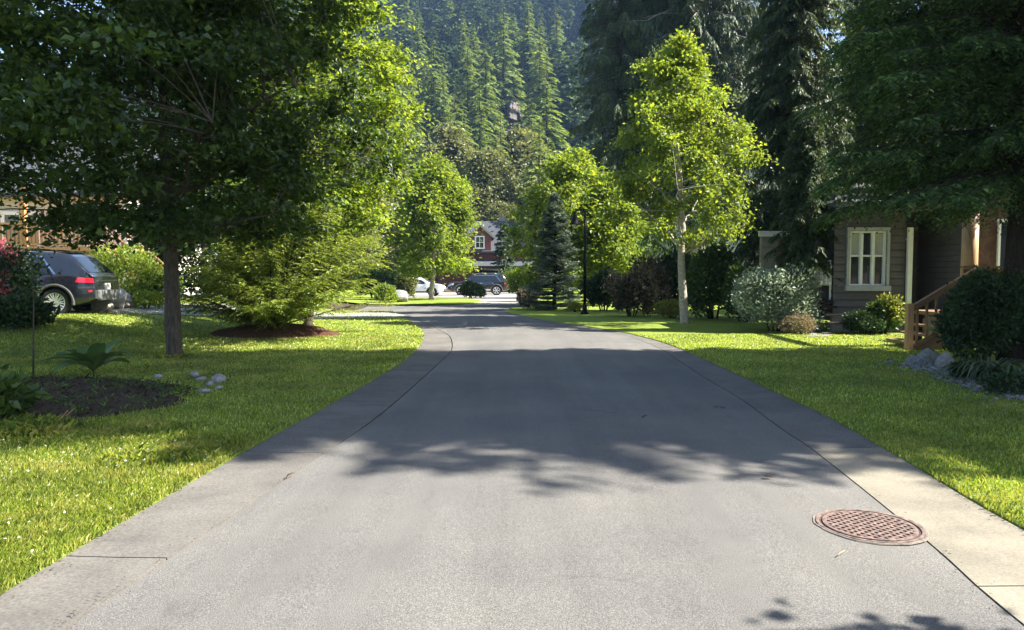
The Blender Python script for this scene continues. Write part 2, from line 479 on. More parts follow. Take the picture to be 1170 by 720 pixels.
def twig_foliage(mb, base, d, ln, K, lat, rng, kl=0.12, kw=0.03, spread=0.7, hang=0.0, up=(0, 0, 1.0), jit=0.15, curve=0.0):
    """feathery twig: K small kites alternating on both sides"""
    n = len(base)
    t = (np.arange(K) + 0.5) / K
    side = np.where(np.arange(K) % 2 == 0, 1.0, -1.0)
    pos = base[:, None] + d[:, None] * (ln[:, None] * t[None])[..., None]
    pos[..., 2] -= curve * (ln[:, None] * t[None] ** 2)
    a = d[:, None] * 0.75 + lat[:, None] * (side * spread)[None, :, None] + rng.normal(0, jit, (n, K, 3))
    a[..., 2] -= hang
    nr = np.asarray(up) + rng.normal(0, 0.35, (n, K, 3))
    sc = (1.05 - 0.55 * t)[None] * rng.uniform(0.75, 1.25, (n, K))
    kites(mb, pos.reshape(-1, 3), a.reshape(-1, 3), nr.reshape(-1, 3), (kl * sc).ravel(), (kw * sc).ravel(), fold=0.1)

def conifer(names, seed, H, z0, prof, dz=0.45, per=6, a=0.1, droop=0.35, upturn=0.15, tw_sp=0.16, tw_len=(0.25, 0.8), K=14,
            kl=0.12, kw=0.03, hang=0.1, twig_droop=0.25, trunk_r=0.2, parent=None, mats=('spruce', 'darkbark'), spread=0.7, curve=0.15, jz=0.15, skip=0.0):
    rng = np.random.default_rng(seed)
    wood, fol = MB(), MB()
    tz = np.linspace(0, H, 12)
    rr = trunk_r * (1 - tz / H) ** 0.85 + 0.012; rr[0] *= 1.3
    wood.tube(np.stack([np.zeros(12), np.zeros(12), tz], -1) + np.concatenate([rng.normal(0, .015, (12, 2)), np.zeros((12, 1))], 1), rr, 10)
    Bs, Ds, Ls, La = [], [], [], []
    z = z0
    while z < H - 0.05:
        t = (z - z0) / (H - z0)
        for k in range(per if t < 0.85 else max(3, per - 2)):
            if rng.random() < skip: continue
            L = prof(t) * rng.uniform(0.72, 1.15)
            if L < 0.08: L = 0.08
            az = rng.uniform(0, 2 * math.pi)
            zz = z + rng.uniform(-jz, jz)
            o = np.array((math.cos(az), math.sin(az), 0)); l_ = np.array((-math.sin(az), math.cos(az), 0))
            s = np.linspace(0, 1, 9)
            aa = a + 0.9 * max(0, t - 0.55)
            pts = o[None] * (s * L)[:, None] + np.stack([0 * s, 0 * s, zz + L * (aa * s - droop * s ** 2 * (1 - 0.6 * t) + upturn * s ** 4)], -1)
            pts[1:-1] += rng.normal(0, 0.012 * L, (7, 3))
            wood.tube(pts, np.linspace(0.008 + 0.011 * L, 0.004, 9), 5, cap=False)
            nt_ = max(2, int(L / tw_sp))
            for side in (1, -1):
                q = (np.arange(nt_) + rng.uniform(0, 1, nt_)) / nt_ * 0.9 + 0.1
                b = np.stack([np.interp(q, s, pts[:, c]) for c in range(3)], -1)
                ln = np.clip(L * 0.42 * (1.15 - q) + 0.12, tw_len[0], tw_len[1]) * rng.uniform(0.6, 1.2, nt_)
                dr = o[None] * rng.uniform(0.45, 0.9, (nt_, 1)) + l_[None] * side * rng.uniform(0.5, 0.95, (nt_, 1))
                dr[:, 2] -= twig_droop * rng.uniform(0.5, 1.5, nt_)
                dr = unit(dr)
                la = unit(np.cross(dr, np.array((0, 0, 1.0))) + rng.normal(0, .15, dr.shape))
                Bs.append(b); Ds.append(dr); Ls.append(ln); La.append(la)
            Bs.append(pts[-2:-1] + 0); Ds.append(unit(pts[-1:] - pts[-2:-1])); Ls.append(np.array([0.12 + 0.12 * L])); La.append(l_[None])
        z += dz * (1 - 0.45 * t)
    Bs, Ds, Ls, La = map(np.concatenate, (Bs, Ds, Ls, La))
    twig_foliage(fol, Bs, Ds, Ls, K, La, rng, kl, kw, spread, hang, curve=curve)
    c = fol.build(names[0], M[mats[0]], parent)
    w_ = wood.build(names[1], M[mats[1]], parent, smooth=True)
    return c, w_

def far_conifer_arrays(seed, H, R, layers=22, per=9, fine=False):
    """small-in-picture fir: layered drooping sprays"""
    rng = np.random.default_rng(seed); mb = MB()
    c, a, nr, L, W = [], [], [], [], []
    pat = ((0.15, 0.0), (0.4, 0.25), (0.4, -0.25), (0.62, 0.12), (0.62, -0.2))
    if fine: pat = tuple((q, w_) for q in (.12, .28, .42, .56, .70, .82) for w_ in (.28, -.28, .02))
    for i in range(layers):
        t = i / (layers - 1)
        z = H * (0.08 + 0.91 * t); r = R * (1 - t) ** 0.72 * rng.uniform(0.8, 1.12) + 0.10
        m = max(4, int(per * (1 - 0.5 * t)))
        for k in range(m):
            az = rng.uniform(0, 6.283); rr = r * rng.uniform(0.6, 1.2)
            o = np.array((math.cos(az), math.sin(az), 0)); lt = np.array((-o[1], o[0], 0))
            zz = z + rng.normal(0, .10 * R / 3)
            for q, ww in pat:
                c.append(o * rr * q + np.array((0, 0, zz - 0.55 * rr * q * q)))
                a.append(o + lt * ww * 2.4 + np.array((0, 0, -0.3 - 0.35 * q)) + rng.normal(0, .14, 3))
                nr.append(np.array((0, 0, 1.0)) + rng.normal(0, .35, 3))
                k_ = .62 if fine else 1.0
                L.append(rr * rng.uniform(0.36, 0.56) * k_); W.append((rr * rng.uniform(0.12, 0.20) + 0.05) * k_)
    kites(mb, np.array(c), np.array(a), np.array(nr), np.array(L), np.array(W))
    return np.concatenate(mb.v), np.concatenate(mb.f[4])

def shrub(name, label, cat, loc, rx, ry, h, n, leafL, mat, seed=0, lobes=7, wr=0.6, group=None, z0=0.05, second=None, stem='darkbark', rough=0.16, tipup=0.3, depth=0.55):
    """dense bush: leaves through the outer half of an uneven mound of lobes, on bare stems"""
    rng = np.random.default_rng(seed)
    t = thing(name, label, cat, loc, 0, group)
    def cloud(n, mat, pname, L, rlo, rhi, sel=None):
        mb = MB()
        d = unit(rng.normal(0, 1, (n * 2, 3))); d = d[d[:, 2] > -0.75][:n]
        ld = unit(rng.normal(0, 1, (lobes, 3)) + np.array((0, 0, .25)))
        k = (np.maximum(0, d @ ld.T) ** 9).max(1)
        rad = (0.68 + 0.40 * k + rng.normal(0, rough * 0.5, len(d))) * rng.uniform(rlo, rhi, len(d)) ** 0.5
        p = d * rad[:, None] * np.array((rx, ry, h * 0.55)); p[:, 2] += h * 0.45
        keep = p[:, 2] > z0
        if sel is not None: keep &= sel(p, k)
        p = p[keep]; d = d[keep]
        ax = d * 0.7 + rng.normal(0, 0.5, p.shape); ax[:, 2] += tipup
        nr = d + rng.normal(0, 0.55, p.shape) + np.array((0, 0, .3))
        LL = L * rng.uniform(0.6, 1.3, len(p))
        kites(mb, p, ax, nr, LL, LL * wr * rng.uniform(0.8, 1.2, len(p)))
        return mb.build(pname, M[mat], t)
    cloud(n, mat, 'foliage', leafL, 1 - depth, 1.0)
    if second: cloud(second[0], second[1], second[2], second[3], 0.85, 1.1, (lambda p, k: (k > (0.03 if 'blossom' in second[2] else 0.25)) & (p[:, 2] > h * second[4])))
    st = MB()
    for i in range(9):
        az = rng.uniform(0, 6.283); q = rng.uniform(0.3, 0.75)
        e = np.array((math.cos(az) * rx * q, math.sin(az) * ry * q, h * rng.uniform(0.5, 0.85)))
        b = np.array((math.cos(az) * rx * .12, math.sin(az) * ry * .12, -0.03))
        st.tube(np.array([b, b * .6 + e * .4 + np.array((0, 0, .08 * h)), e]), (0.012 + 0.010 * h, 0.008 + 0.005 * h, 0.004), 5)
    st.build('stem', M[stem], t)
    return t

def rock_bm(mb, c, r, rng, sub=2, sq=(1, 1, 0.7)):
    import bmesh
    bm = bmesh.new(); bmesh.ops.create_icosphere(bm, subdivisions=sub, radius=1.0)
    V = np.array([v.co[:] for v in bm.verts]); F = np.array([[v.index for v in f.verts] for f in bm.faces]); bm.free()
    ax = unit(rng.normal(0, 1, (7, 3))); off = rng.uniform(0.55, 0.95, 7)
    for a_, o_ in zip(ax, off):
        dd = V @ a_ - o_; V -= np.maximum(dd, 0)[:, None] * a_ * 0.9
    V *= 1 + 0.05 * np.sin(V @ rng.normal(0, 3, 3) + rng.uniform(0, 6))[:, None]
    th = rng.uniform(0, 6.28); cc, ss = math.cos(th), math.sin(th)
    V = V * np.asarray(sq) * r * rng.uniform(0.85, 1.15, 3)
    V = V @ np.array(((cc, ss, 0), (-ss, cc, 0), (0, 0, 1)))
    mb.add(V + np.asarray(c, float), F)
    return mb

def mound(name, mat, cx, cy, rx, ry, h, seed=0, n=28, rings=10):
    rng = np.random.default_rng(seed)
    th = np.linspace(0, 2 * np.pi, n + 1); r = np.linspace(0, 1, rings)
    wob = 1 + 0.08 * np.sin(th * 3 + rng.uniform(0, 6)) + 0.05 * np.sin(th * 7 + rng.uniform(0, 6))
    V = np.zeros((rings, n + 1, 3))
    for i, q in enumerate(r):
        x = cx + rx * q * np.cos(th) * wob; y = cy + ry * q * np.sin(th) * wob
        z = gz(x, y) + 0.02 + h * (1 - q ** 2) ** 0.8 + (0.012 if i < rings - 1 else 0)
        if 0 < i < rings - 1: z = z + np.where(np.arange(n + 1) == n, 0, rng.normal(0, 0.012, n + 1))
        z[-1] = z[0]
        V[i] = np.stack([x, y, z], -1)
    mb = MB().grid(V)
    return mb, V
# ------------------------------------------------------------------ ground, road, lawns
rng = np.random.default_rng(5)
def edge(pre, pxs):
    pts = [np.array((*p, 0.0)) for p in pre] + [G(*p) for p in pxs]
    c = catmull(pts, 10)
    return lambda Y: np.interp(Y, c[:, 1], c[:, 0])
eL = edge([(-2.9, -9), (-2.72, -3), (-2.6, 0.5)], [(0, 682), (284, 515), (385, 459), (466, 410), (484, 386), (480, 375.5), (469, 368), (455, 360), (447, 356)])
sL = edge([(-2.2, -9), (-2.1, -3), (-2.03, 0.5)], [(73, 720), (150, 666), (354, 528), (437, 471.5), (505, 411.5), (516, 399), (514, 385), (502, 377), (484, 368), (466, 360), (455, 356)])
eR = edge([(2.6, -9), (2.85, -3), (3.0, 0.5)], [(1170, 608), (1046, 535), (950, 480), (898, 455), (776, 399), (731.5, 385), (697, 378), (615, 365), (570, 354.7)])
sR = edge([(1.7, -9), (2.0, -3), (2.2, 1.5)], [(1155, 703), (1057, 617), (930, 515), (894, 491), (845, 455), (801, 429), (757, 400), (722, 385.5), (688, 378.3), (610, 365.2), (567, 355)])
Y_END = 31.0

mb = MB()
gx = np.concatenate([[-640, -400, -200, -110, -70], np.arange(-40, 41, 4.0), [70, 110, 200, 400, 640]])
gy = np.concatenate([np.arange(-40, 100, 4.0), np.linspace(100, 600, 12)])
XX, YY = np.meshgrid(gx, gy, indexing='ij')
mb.grid(np.stack([XX, YY, gz(XX, YY) - 0.07], -1))
tag(mb.build('ground', M['soil'], smooth=True), kind='structure')

rows = np.arange(-8, Y_END + 0.01, 0.25)
mb = MB()
tt = np.linspace(0, 1, 13)
a, b = sL(rows) + 0.012, sR(rows) - 0.005
X = a[:, None] + (b - a)[:, None] * tt
crown = 0.025 * (1 - (2 * tt - 1) ** 2)
mb.grid(np.stack([X, np.broadcast_to(rows[:, None], X.shape), np.broadcast_to(crown, X.shape)], -1))
bend = [(eL(31), 31), (eR(31), 31), G(582, 353)[:2], G(600, 350.5)[:2], (0.85, 37.6), (-2.45, 37.6), G(430, 350.5)[:2], (-12, 36.5), (-24, 36), (-24, 31.8), (-12, 31.8), G(425, 355.6)[:2]]
import mathutils
bp = [Vector((float(p[0]), float(p[1]), 0.0)) for p in bend]
tri = mathutils.geometry.tessellate_polygon([bp])
mb.add([p[:] for p in bp], [list(t) for t in tri])
tag(mb.build('road', M['asphalt'], smooth=True), kind='structure')

def gutter(name, e, s, joints, mat, gap=0.012, slope=0.0):
    mb = MB()
    for j0, j1 in zip(joints[:-1], joints[1:]):
        n = max(2, int((j1 - j0) / 0.3) + 1)
        yy = np.linspace(j0 + gap / 2, j1 - gap / 2, n)
        x0, x1 = s(yy), e(yy); sg = np.sign(x1[0] - x0[0]); x0 = x0 + sg * 0.004
        V = np.zeros((n, 5, 3))
        for k, q in enumerate((0, .006, .5, .994, 1.0)):
            V[:, k, 0] = x0 + (x1 - x0) * q; V[:, k, 1] = yy
            V[:, k, 2] = (-0.05, 0.001, 0.004, 0.012, -0.05)[k]
        mb.grid(V)
        for r_ in (0, n - 1):
            mb.add(V[r_], [(0, 1, 2), (0, 2, 3), (0, 3, 4)])
    return tag(mb.build(name, mat), kind='structure')
gutter('gutter', eL, sL, [-8, -4, -0.8, 1.2, 4.1, 6.55, 9.2, 12.2, 15.4, 19, 23, 27, 31], M['gutter'])
gutter('gutter', eR, sR, [6.72, 9.4, 12.6, 15.8, 19.5, 23, 27, 31], M['gutter'])
gutter('pale_gutter', eR, sR, [-8, -3, 0.2, 3.72, 6.72], M['gutter_new'])

def lawn(name, ey, sign, z=0.03, mat='lawn'):
    """ey: list of (edge x, y); sheet from the edge outwards, with a small turf step at the edge"""
    d = np.concatenate([[0, 0, 0.06, 0.2, 0.45], np.arange(0.8, 16, 0.5), [18, 22, 28, 40, 60]])
    V = np.zeros((len(ey), len(d), 3))
    for i, (ex, y) in enumerate(ey):
        V[i, :, 0] = ex + sign * d; V[i, :, 1] = y
    V[:, :, 2] = gz(V[:, :, 0], V[:, :, 1]) + z
    V[:, 1, 2] -= 0.012; V[:, 0, 2] = -0.06 + gz(V[:, 0, 0], V[:, 0, 1])
    return tag(MB().grid(V).build(name, M[mat], smooth=True), kind='structure')
lawn('lawn', [(eL(y), y) for y in rows], -1)
rr = [(eR(y), y) for y in rows] + [(G(582, 353)[0] + .02, G(582, 353)[1]), (G(600, 350.5)[0] + .02, G(600, 350.5)[1]), (0.9, 37.6), (1.1, 40), (1.35, 42), (1.6, 45), (1.85, 48), (2.05, 52), (2.1, 56), (2.1, 62), (2.1, 74), (2.1, 95)]
lawn('lawn', rr, 1)
yl = np.array([37.6, 42, 48, 52, 56, 62, 74]); xl = np.array([-2.45, -1.5, -2.6, -4.6, -9, -11, -11.0]); xr = np.array([0.85, 1.3, 1.8, 2.0, 2.05, 2.05, 2.05])
yy = np.arange(37.6, 74.1, 0.8)
lawn('lawn', [(np.interp(y, yl, xl) - .03, y) for y in yy] + [(-11, 95)], -1, z=0.02)
L_, R2 = np.interp(yy, yl, xl), np.interp(yy, yl, xr)
X = L_[:, None] + (R2 - L_)[:, None] * np.linspace(0, 1, 6)
YY = np.broadcast_to(yy[:, None], X.shape)
tag(MB().grid(np.stack([X, YY, gz(X, YY) + 0.006], -1)).build('driveway', M['drive'], smooth=True), kind='structure')
pth = catmull([(eL(28.2) + 0.0, 28.2), (-6, 27.4), (-8.5, 26.2), (-10.2, 24.0), (-11.4, 21.9), (-14, 20.1), (-18, 19.3), (-24, 19.0)], 8)
T = np.gradient(pth, axis=0); T = T / np.linalg.norm(T, axis=1)[:, None]; Nn = np.stack([-T[:, 1], T[:, 0]], -1)
q = np.linspace(-1.7, 1.7, 8)
X = pth[:, 0:1] + Nn[:, 0:1] * q; YY = pth[:, 1:2] + Nn[:, 1:2] * q
tag(MB().grid(np.stack([X, YY, gz(X, YY) + 0.045], -1)).build('driveway', M['drive'], smooth=True), kind='structure')
# gravel walk to the brown house
pth = catmull([(7.45, 18.3), (7.9, 18.9), (8.2, 19.6)], 5); q = np.linspace(-.3, .3, 4)
V = np.stack([pth[:, 0:1] + q, np.broadcast_to(pth[:, 1:2], (len(pth), 4)), np.full((len(pth), 4), 0.037)], -1)
tag(MB().grid(V).build('path', M['pebble'], smooth=True), kind='structure')

# grass blades (uncountable): near lawn either side of the road
def blades(n, xr_, yr_, keep, hmin, hmax, seed, wk=1.0):
    g = np.random.default_rng(seed)
    # density ~ 1/y^1.6
    u = g.random(n); p = -0.7
    y = (yr_[0] ** p + u * (yr_[1] ** p - yr_[0] ** p)) ** (1 / p)
    x = g.uniform(*xr_, n)
    k = keep(x, y); x, y = x[k], y[k]; n = len(x)
    h = g.uniform(hmin, hmax, n); az = g.uniform(0, 6.283, n); ln = g.uniform(0.1, 0.75, n) * h
    wd = (0.0014 + 0.0006 * y) * wk * g.uniform(.7, 1.3, n)
    b = np.stack([x, y, gz(x, y) + 0.025], -1)
    s = np.stack([np.cos(az), np.sin(az), 0 * az], -1); l = np.stack([-np.sin(az), np.cos(az), 0 * az], -1)
    m_ = b + l * (ln * .3)[:, None]; m_[:, 2] += h * 0.6
    t = b + l * ln[:, None]; t[:, 2] += h
    V = np.stack([b - s * wd[:, None], b + s * wd[:, None], m_ + s * wd[:, None] * .7, t, m_ - s * wd[:, None] * .7], 1)
    return V
def bed(x, y):     # mulch bed by the left lawn
    return ((x + 6.2) / 2.2) ** 2 + ((y - 9.1) / 1.75) ** 2 < 0.9
mb = MB()
for V in (blades(300000, (-12.0, -1.3), (2.2, 19), lambda x, y: (x < eL(y) - 0.0 + 0.05 * np.sin(y * 9) * np.sin(y * 23 + 1)) & ~bed(x, y) & (x > -0.95 * y - 3), 0.02, 0.045, 1),
          blades(75000, (-4.4, -2.4), (3.0, 7.2), lambda x, y: (x < eL(y) + 0.02) & (x > -0.72 * y - 0.3), 0.025, 0.055, 3),
          blades(90000, (-17.0, -1.3), (10.0, 31), lambda x, y: (x < eL(y)) & (x > -0.95 * y - 3), 0.02, 0.045, 4),
          blades(200000, (2.9, 11), (2.2, 19), lambda x, y: (x > eR(y) - 0.02) & (x < 0.95 * y + 3), 0.02, 0.042, 2)):
    n = len(V); i = np.arange(n)[:, None] * 5
    o = mb.n
    mb.v.append(V.reshape(-1, 3)); mb.n += n * 5
    mb.f.setdefault(5, []).append(np.concatenate([i + k for k in range(5)], 1) + o)
# long weedy tuft beside the broad-leaved plant at the left edge
g = np.random.default_rng(77)
def tuft(mb, cx, cy, r, n, hmin, hmax, g, wd=0.005):
    a = g.uniform(0, 6.283, n); q = np.sqrt(g.random(n)) * r
    x = cx + q * np.cos(a); y = cy + q * np.sin(a) * 0.7; h = g.uniform(hmin, hmax, n)
    az = g.uniform(0, 6.283, n); ln = g.uniform(.2, .9, n) * h
    b = np.stack([x, y, gz(x, y) + 0.02], -1); s = np.stack([np.cos(az), np.sin(az), 0 * az], -1) * wd; l = np.stack([-np.sin(az), np.cos(az), 0 * az], -1)
    m1 = b + l * (ln * .25)[:, None] + np.array((0, 0, 1)) * (h * .6)[:, None]; t = b + l * ln[:, None] + np.array((0, 0, 1)) * (h * .85)[:, None]
    V = np.stack([b - s, b + s, m1 + s * .7, t, m1 - s * .7], 1)
    i = np.arange(n)[:, None] * 5 + mb.n
    mb.v.append(V.reshape(-1, 3)); mb.n += n * 5
    mb.f.setdefault(5, []).append(np.concatenate([i + k for k in range(5)], 1))
tuft(mb, -5.1, 7.3, 0.7, 1900, .05, .15, g); tuft(mb, -4.0, 7.2, 0.9, 1100, .04, .09, g)
tuft(mb, -6.3, 13.75, 0.35, 500, .04, .12, g); tuft(mb, -3.0, 6.2, 0.5, 500, .05, .11, g)
tag(mb.build('grass', M['blade']), 'short bright green mown grass on the lawns beside the road', 'grass', kind='stuff')

# clover flowers in the near left lawn, and needles and grit swept into the gutters
g = np.random.default_rng(21); n = 90
y = g.uniform(3.6, 7, n); x = eL(y) - .1 - g.random(n) ** 1.3 * 2.4; mb = MB()
c_ = np.stack([x, y, np.full(n, .075)], -1); c_ = np.repeat(c_, 7, 0)
kites(mb, c_, g.normal(0, 1, c_.shape) * (1, 1, .7), g.normal(0, 1, c_.shape), .011, .006)
tag(mb.build('clover_flowers', plain('clover_white', (.6, .58, .5), .7)), 'tiny white clover flowers dotted in the near left lawn', 'flowers', kind='stuff')
mb = MB()
n = 700; y = 3.2 + 20 * g.random(n) ** 1.6; lft = g.random(n) < .5
x = np.where(lft, np.where(g.random(n) < .6, eL(y) + np.abs(g.normal(0, .05, n)), sL(y) + g.normal(0, .04, n)), np.where(g.random(n) < .6, eR(y) - np.abs(g.normal(0, .05, n)), sR(y) + g.normal(0, .04, n)))
kites(mb, np.stack([x, y, np.full(n, .016)], -1), g.normal(0, 1, (n, 3)) * (1, 1, .05), np.tile((0, 0, 1.), (n, 1)) + g.normal(0, .2, (n, 3)), g.uniform(.008, .03, n), .006)
tag(mb.build('leaf_litter', M['mulch']), 'dry needles and grit along the edges of the gutters', 'litter', kind='stuff')
# ------------------------------------------------------------------ mountain
def mz(x, y):
    x = np.asarray(x, float); y = np.asarray(y, float)
    f = 1 - 0.62 * sstep(0.40, 0.72, -x / np.maximum(y, 1)) - 0.30 * sstep(0.26, 0.42, x / np.maximum(y, 1))
    s = np.maximum(0, y - 115); s = s * s / (s + 25)
    z = 0.50 * s * f
    z = z + sstep(0, 60, s) * (5 * np.sin(x * .021 + 1) * np.sin(y * .017) + 3 * np.sin(x * .06 + y * .03))
    return np.minimum(z, 225 + 0 * z) - 0.5
gx = np.linspace(-640, 640, 90); gy = np.concatenate([np.linspace(98, 560, 60), [600]])
XX, YY = np.meshgrid(gx, gy, indexing='ij')
tag(MB().grid(np.stack([XX, YY, mz(XX, YY)], -1)).build('mountain', M['hill'], smooth=True), kind='structure')

# the forest covering the slope reads as one mass
g = np.random.default_rng(9)
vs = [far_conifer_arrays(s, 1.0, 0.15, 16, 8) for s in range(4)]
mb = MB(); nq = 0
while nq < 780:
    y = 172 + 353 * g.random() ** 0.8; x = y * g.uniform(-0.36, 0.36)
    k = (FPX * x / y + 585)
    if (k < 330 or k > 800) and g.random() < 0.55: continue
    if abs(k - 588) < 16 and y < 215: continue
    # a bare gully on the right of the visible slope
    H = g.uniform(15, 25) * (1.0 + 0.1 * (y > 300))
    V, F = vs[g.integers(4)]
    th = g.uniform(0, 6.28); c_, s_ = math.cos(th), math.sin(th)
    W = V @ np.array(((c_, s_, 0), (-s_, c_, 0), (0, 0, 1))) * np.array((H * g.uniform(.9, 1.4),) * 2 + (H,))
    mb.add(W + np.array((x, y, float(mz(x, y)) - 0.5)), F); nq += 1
tag(mb.build('forest', M['shadedfir']), 'dense fir forest covering the far blue-green mountainside', 'forest', kind='stuff')

# firs that stand clear of it
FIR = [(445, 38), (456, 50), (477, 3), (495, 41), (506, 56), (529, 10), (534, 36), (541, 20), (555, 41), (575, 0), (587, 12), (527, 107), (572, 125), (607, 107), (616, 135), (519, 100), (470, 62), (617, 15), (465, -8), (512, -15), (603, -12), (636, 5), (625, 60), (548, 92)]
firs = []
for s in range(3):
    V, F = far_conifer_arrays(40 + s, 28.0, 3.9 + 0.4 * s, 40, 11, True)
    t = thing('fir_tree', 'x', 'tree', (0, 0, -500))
    MB().add(V, F).build('crown', M['sunlitfir'], t)
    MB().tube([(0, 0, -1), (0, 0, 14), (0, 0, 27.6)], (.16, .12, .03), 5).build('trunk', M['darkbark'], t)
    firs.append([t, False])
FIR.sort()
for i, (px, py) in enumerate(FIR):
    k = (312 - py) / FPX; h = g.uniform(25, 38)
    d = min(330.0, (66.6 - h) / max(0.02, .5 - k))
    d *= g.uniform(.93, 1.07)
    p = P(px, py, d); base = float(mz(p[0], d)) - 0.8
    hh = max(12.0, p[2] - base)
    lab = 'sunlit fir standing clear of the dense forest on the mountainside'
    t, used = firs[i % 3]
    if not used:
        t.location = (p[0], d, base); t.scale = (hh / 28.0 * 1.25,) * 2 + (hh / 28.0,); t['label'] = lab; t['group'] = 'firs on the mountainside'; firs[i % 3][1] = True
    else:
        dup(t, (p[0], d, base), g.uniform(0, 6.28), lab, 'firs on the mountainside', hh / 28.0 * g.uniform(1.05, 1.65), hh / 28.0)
# rock outcrop among the firs
g2 = np.random.default_rng(4); mb = MB()
o = P(587, 112, 196); ob = float(mz(o[0], 196))
for k in range(34):
    f = g2.random() ** 1.3
    rock_bm(mb, (o[0] + g2.normal(-.3 * f, 1.0) * (3.6 - 2.6 * f), 196 + g2.normal(0, 2) + 3 * f, ob + (o[2] - ob) * f), g2.uniform(.7, 1.6), g2, 3, (0.8, .9, 1.5))
V = mb.v
mb.v = [v + .35 * np.sin(v[:, [1, 2, 0]] * 2.1 + 1.3 * np.sin(v[:, [2, 0, 1]] * 1.3)) + .15 * np.sin(v[:, [2, 0, 1]] * 6.3) for v in V]
tag(mb.build('rock_outcrop', M['cliff']), 'bare brown rock outcrop between the firs on the mountainside', 'rock')

# ------------------------------------------------------------------ air
hm = bpy.data.materials.new('haze_air'); hm.use_nodes = True
nt = hm.node_tree; nt.nodes.remove(nt.nodes['Principled BSDF'])
pv = nt.nodes.new('ShaderNodeVolumePrincipled')
pv.inputs['Color'].default_value = (0.36, 0.58, 1.0, 1); pv.inputs['Density'].default_value = 0.00018; pv.inputs['Anisotropy'].default_value = 0.2
nt.links.new(pv.outputs[0], nt.nodes['Material Output'].inputs['Volume'])
tag(MB().box((0, 280, 134), (1300, 650, 272)).build('haze', hm), kind='stuff')
# ------------------------------------------------------------------ buildings
M['siding'] = plain('brown_grey_siding', (0.105, 0.094, 0.087), 0.7, var=0.08, scale=3)
M['shingle'] = plain('red_brown_shingle', (0.13, 0.065, 0.045), 0.8, var=0.2, scale=8)
M['beige'] = plain('beige_wall', (0.25, 0.225, 0.165), 0.7, var=0.05)
M['white'] = plain('white_paint', (0.75, 0.75, 0.73), 0.45, var=0.03)
M['trimgreen'] = plain('sage_trim', (0.34, 0.36, 0.36), 0.5, var=0.04)
M['foundation'] = concrete('foundation_concrete', (0.16, 0.16, 0.155), (0.3, 0.3, 0.29), 20)
M['roofing'] = plain('grey_roof_shingle', (0.04, 0.045, 0.052), 0.9, var=0.2, scale=12, bmp=.4)
M['cedarwood'] = wood('stained_cedar', (0.11, 0.06, 0.03), (0.24, 0.135, 0.068))
M['logwood'] = wood('pine_log', (0.28, 0.15, 0.06), (0.48, 0.29, 0.13), sc=(12, 12, 1.2))
M['orangewood'] = wood('orange_cedar', (0.32, 0.14, 0.045), (0.50, 0.26, 0.10), sc=(8, 8, 1.5))
M['bluedoor'] = plain('dark_blue_door', (0.012, 0.016, 0.03), 0.8, spec=.2)
M['glass'] = glassmat('window_glass', (0.03, 0.036, 0.035), 0.08)
M['curtain'] = plain('pale_blind', (0.42, 0.43, 0.38), 0.8, var=.05)
M['redwall'] = plain('barn_red_siding', (0.13, 0.035, 0.032), 0.7, var=.1)
M['cream'] = plain('cream_siding', (0.62, 0.58, 0.50), 0.7, var=.04)

def clapboard(mb, x0, x1, y, z0, z1, step=0.19, face=-1, axis='x'):
    """lapped boards, each tilted outwards at its foot"""
    z = z0
    while z < z1 - 0.01:
        t = min(z + step, z1)
        z_ = z + .012; pr = [(0, z_), (face * 0.05, z_), (face * 0.012, t), (0, t)]
        if axis == 'x': mb.prism([(y + a, b) for a, b in pr], 'x', x0, x1)
        else: 
            V = [(y + a, x0, b) for a, b in pr] + [(y + a, x1, b) for a, b in pr]
            mb.add(V, [(0, 1, 5, 4), (1, 2, 6, 5), (2, 3, 7, 6), (3, 0, 4, 7)])
        z += step
    return mb

H = thing('brown_house', 'brown grey lap sided house behind the spruce with a white trimmed window and wooden porch', 'house', (10.5, 20, 0))
def part(mb, name, mat, parent=H, smooth=False, label=None):
    o = mb.build(name, mat, parent, smooth)
    pl = Vector((0, 0, 0)); q = parent
    while q is not None: pl += Vector(q.location); q = q.parent
    o.location = -pl
    if label: o['label'] = label
    return o
WX0, WX1 = 8.62, 10.52
wx0, wx1, wz0, wz1 = 9.02, 10.02, 1.26, 2.72           # window opening on the wall plane y = 20
mb = MB()
clapboard(mb, WX0, wx0, 20.0, 0.5, 3.4); clapboard(mb, wx1, WX1, 20.0, 0.5, 3.4)
clapboard(mb, wx0, wx1, 20.0, 0.5, wz0); clapboard(mb, wx0, wx1, 20.0, wz1, 4.0)
clapboard(mb, WX1 + .02, 11.75, 21.6, 0.4, 3.4, 0.15)
clapboard(mb, 19.45, 21.58, 11.75, 0.4, 3.4, 0.15, -1, 'y')
clapboard(mb, 20.03, 22.9, WX0 + .02, 0.5, 4.0, 0.19, -1, 'y')
mb.box((11.83, 20.5, 1.9), (.12, 2.1, 3.2)).box((11.2, 21.7, 1.9), (1.4, .15, 3.2)).box((8.73, 21.45, 1.9), (.12, 2.8, 3.2))
mb.box((9.6, 20.12, 0.88), (1.8, .2, .74)); mb.box((9.6, 20.12, 3.1), (1.8, .2, .76))
mb.box((8.83, 20.12, 2.0), (.38, .2, 1.44)); mb.box((10.27, 20.12, 2.0), (.46, .2, 1.44))
part(mb, 'wall', M['siding'])
mb = MB().box((9.57, 20.03, 0.22), (1.94, .1, .56)).box((12.6, 21.7, .2), (4.2, .1, .4)); part(mb, 'foundation', M['foundation'])
mb = MB(); mb.box((13.9, 19.52, 2.4), (4.3, .12, 3.3)); 
for i in range(18):
    z = .8 + i * .18
    mb.prism([(19.46, z), (19.435, z), (19.452, z + .18), (19.46, z + .18)], 'x', 11.8, 12.62)
part(mb, 'shingle_wall', M['shingle'])
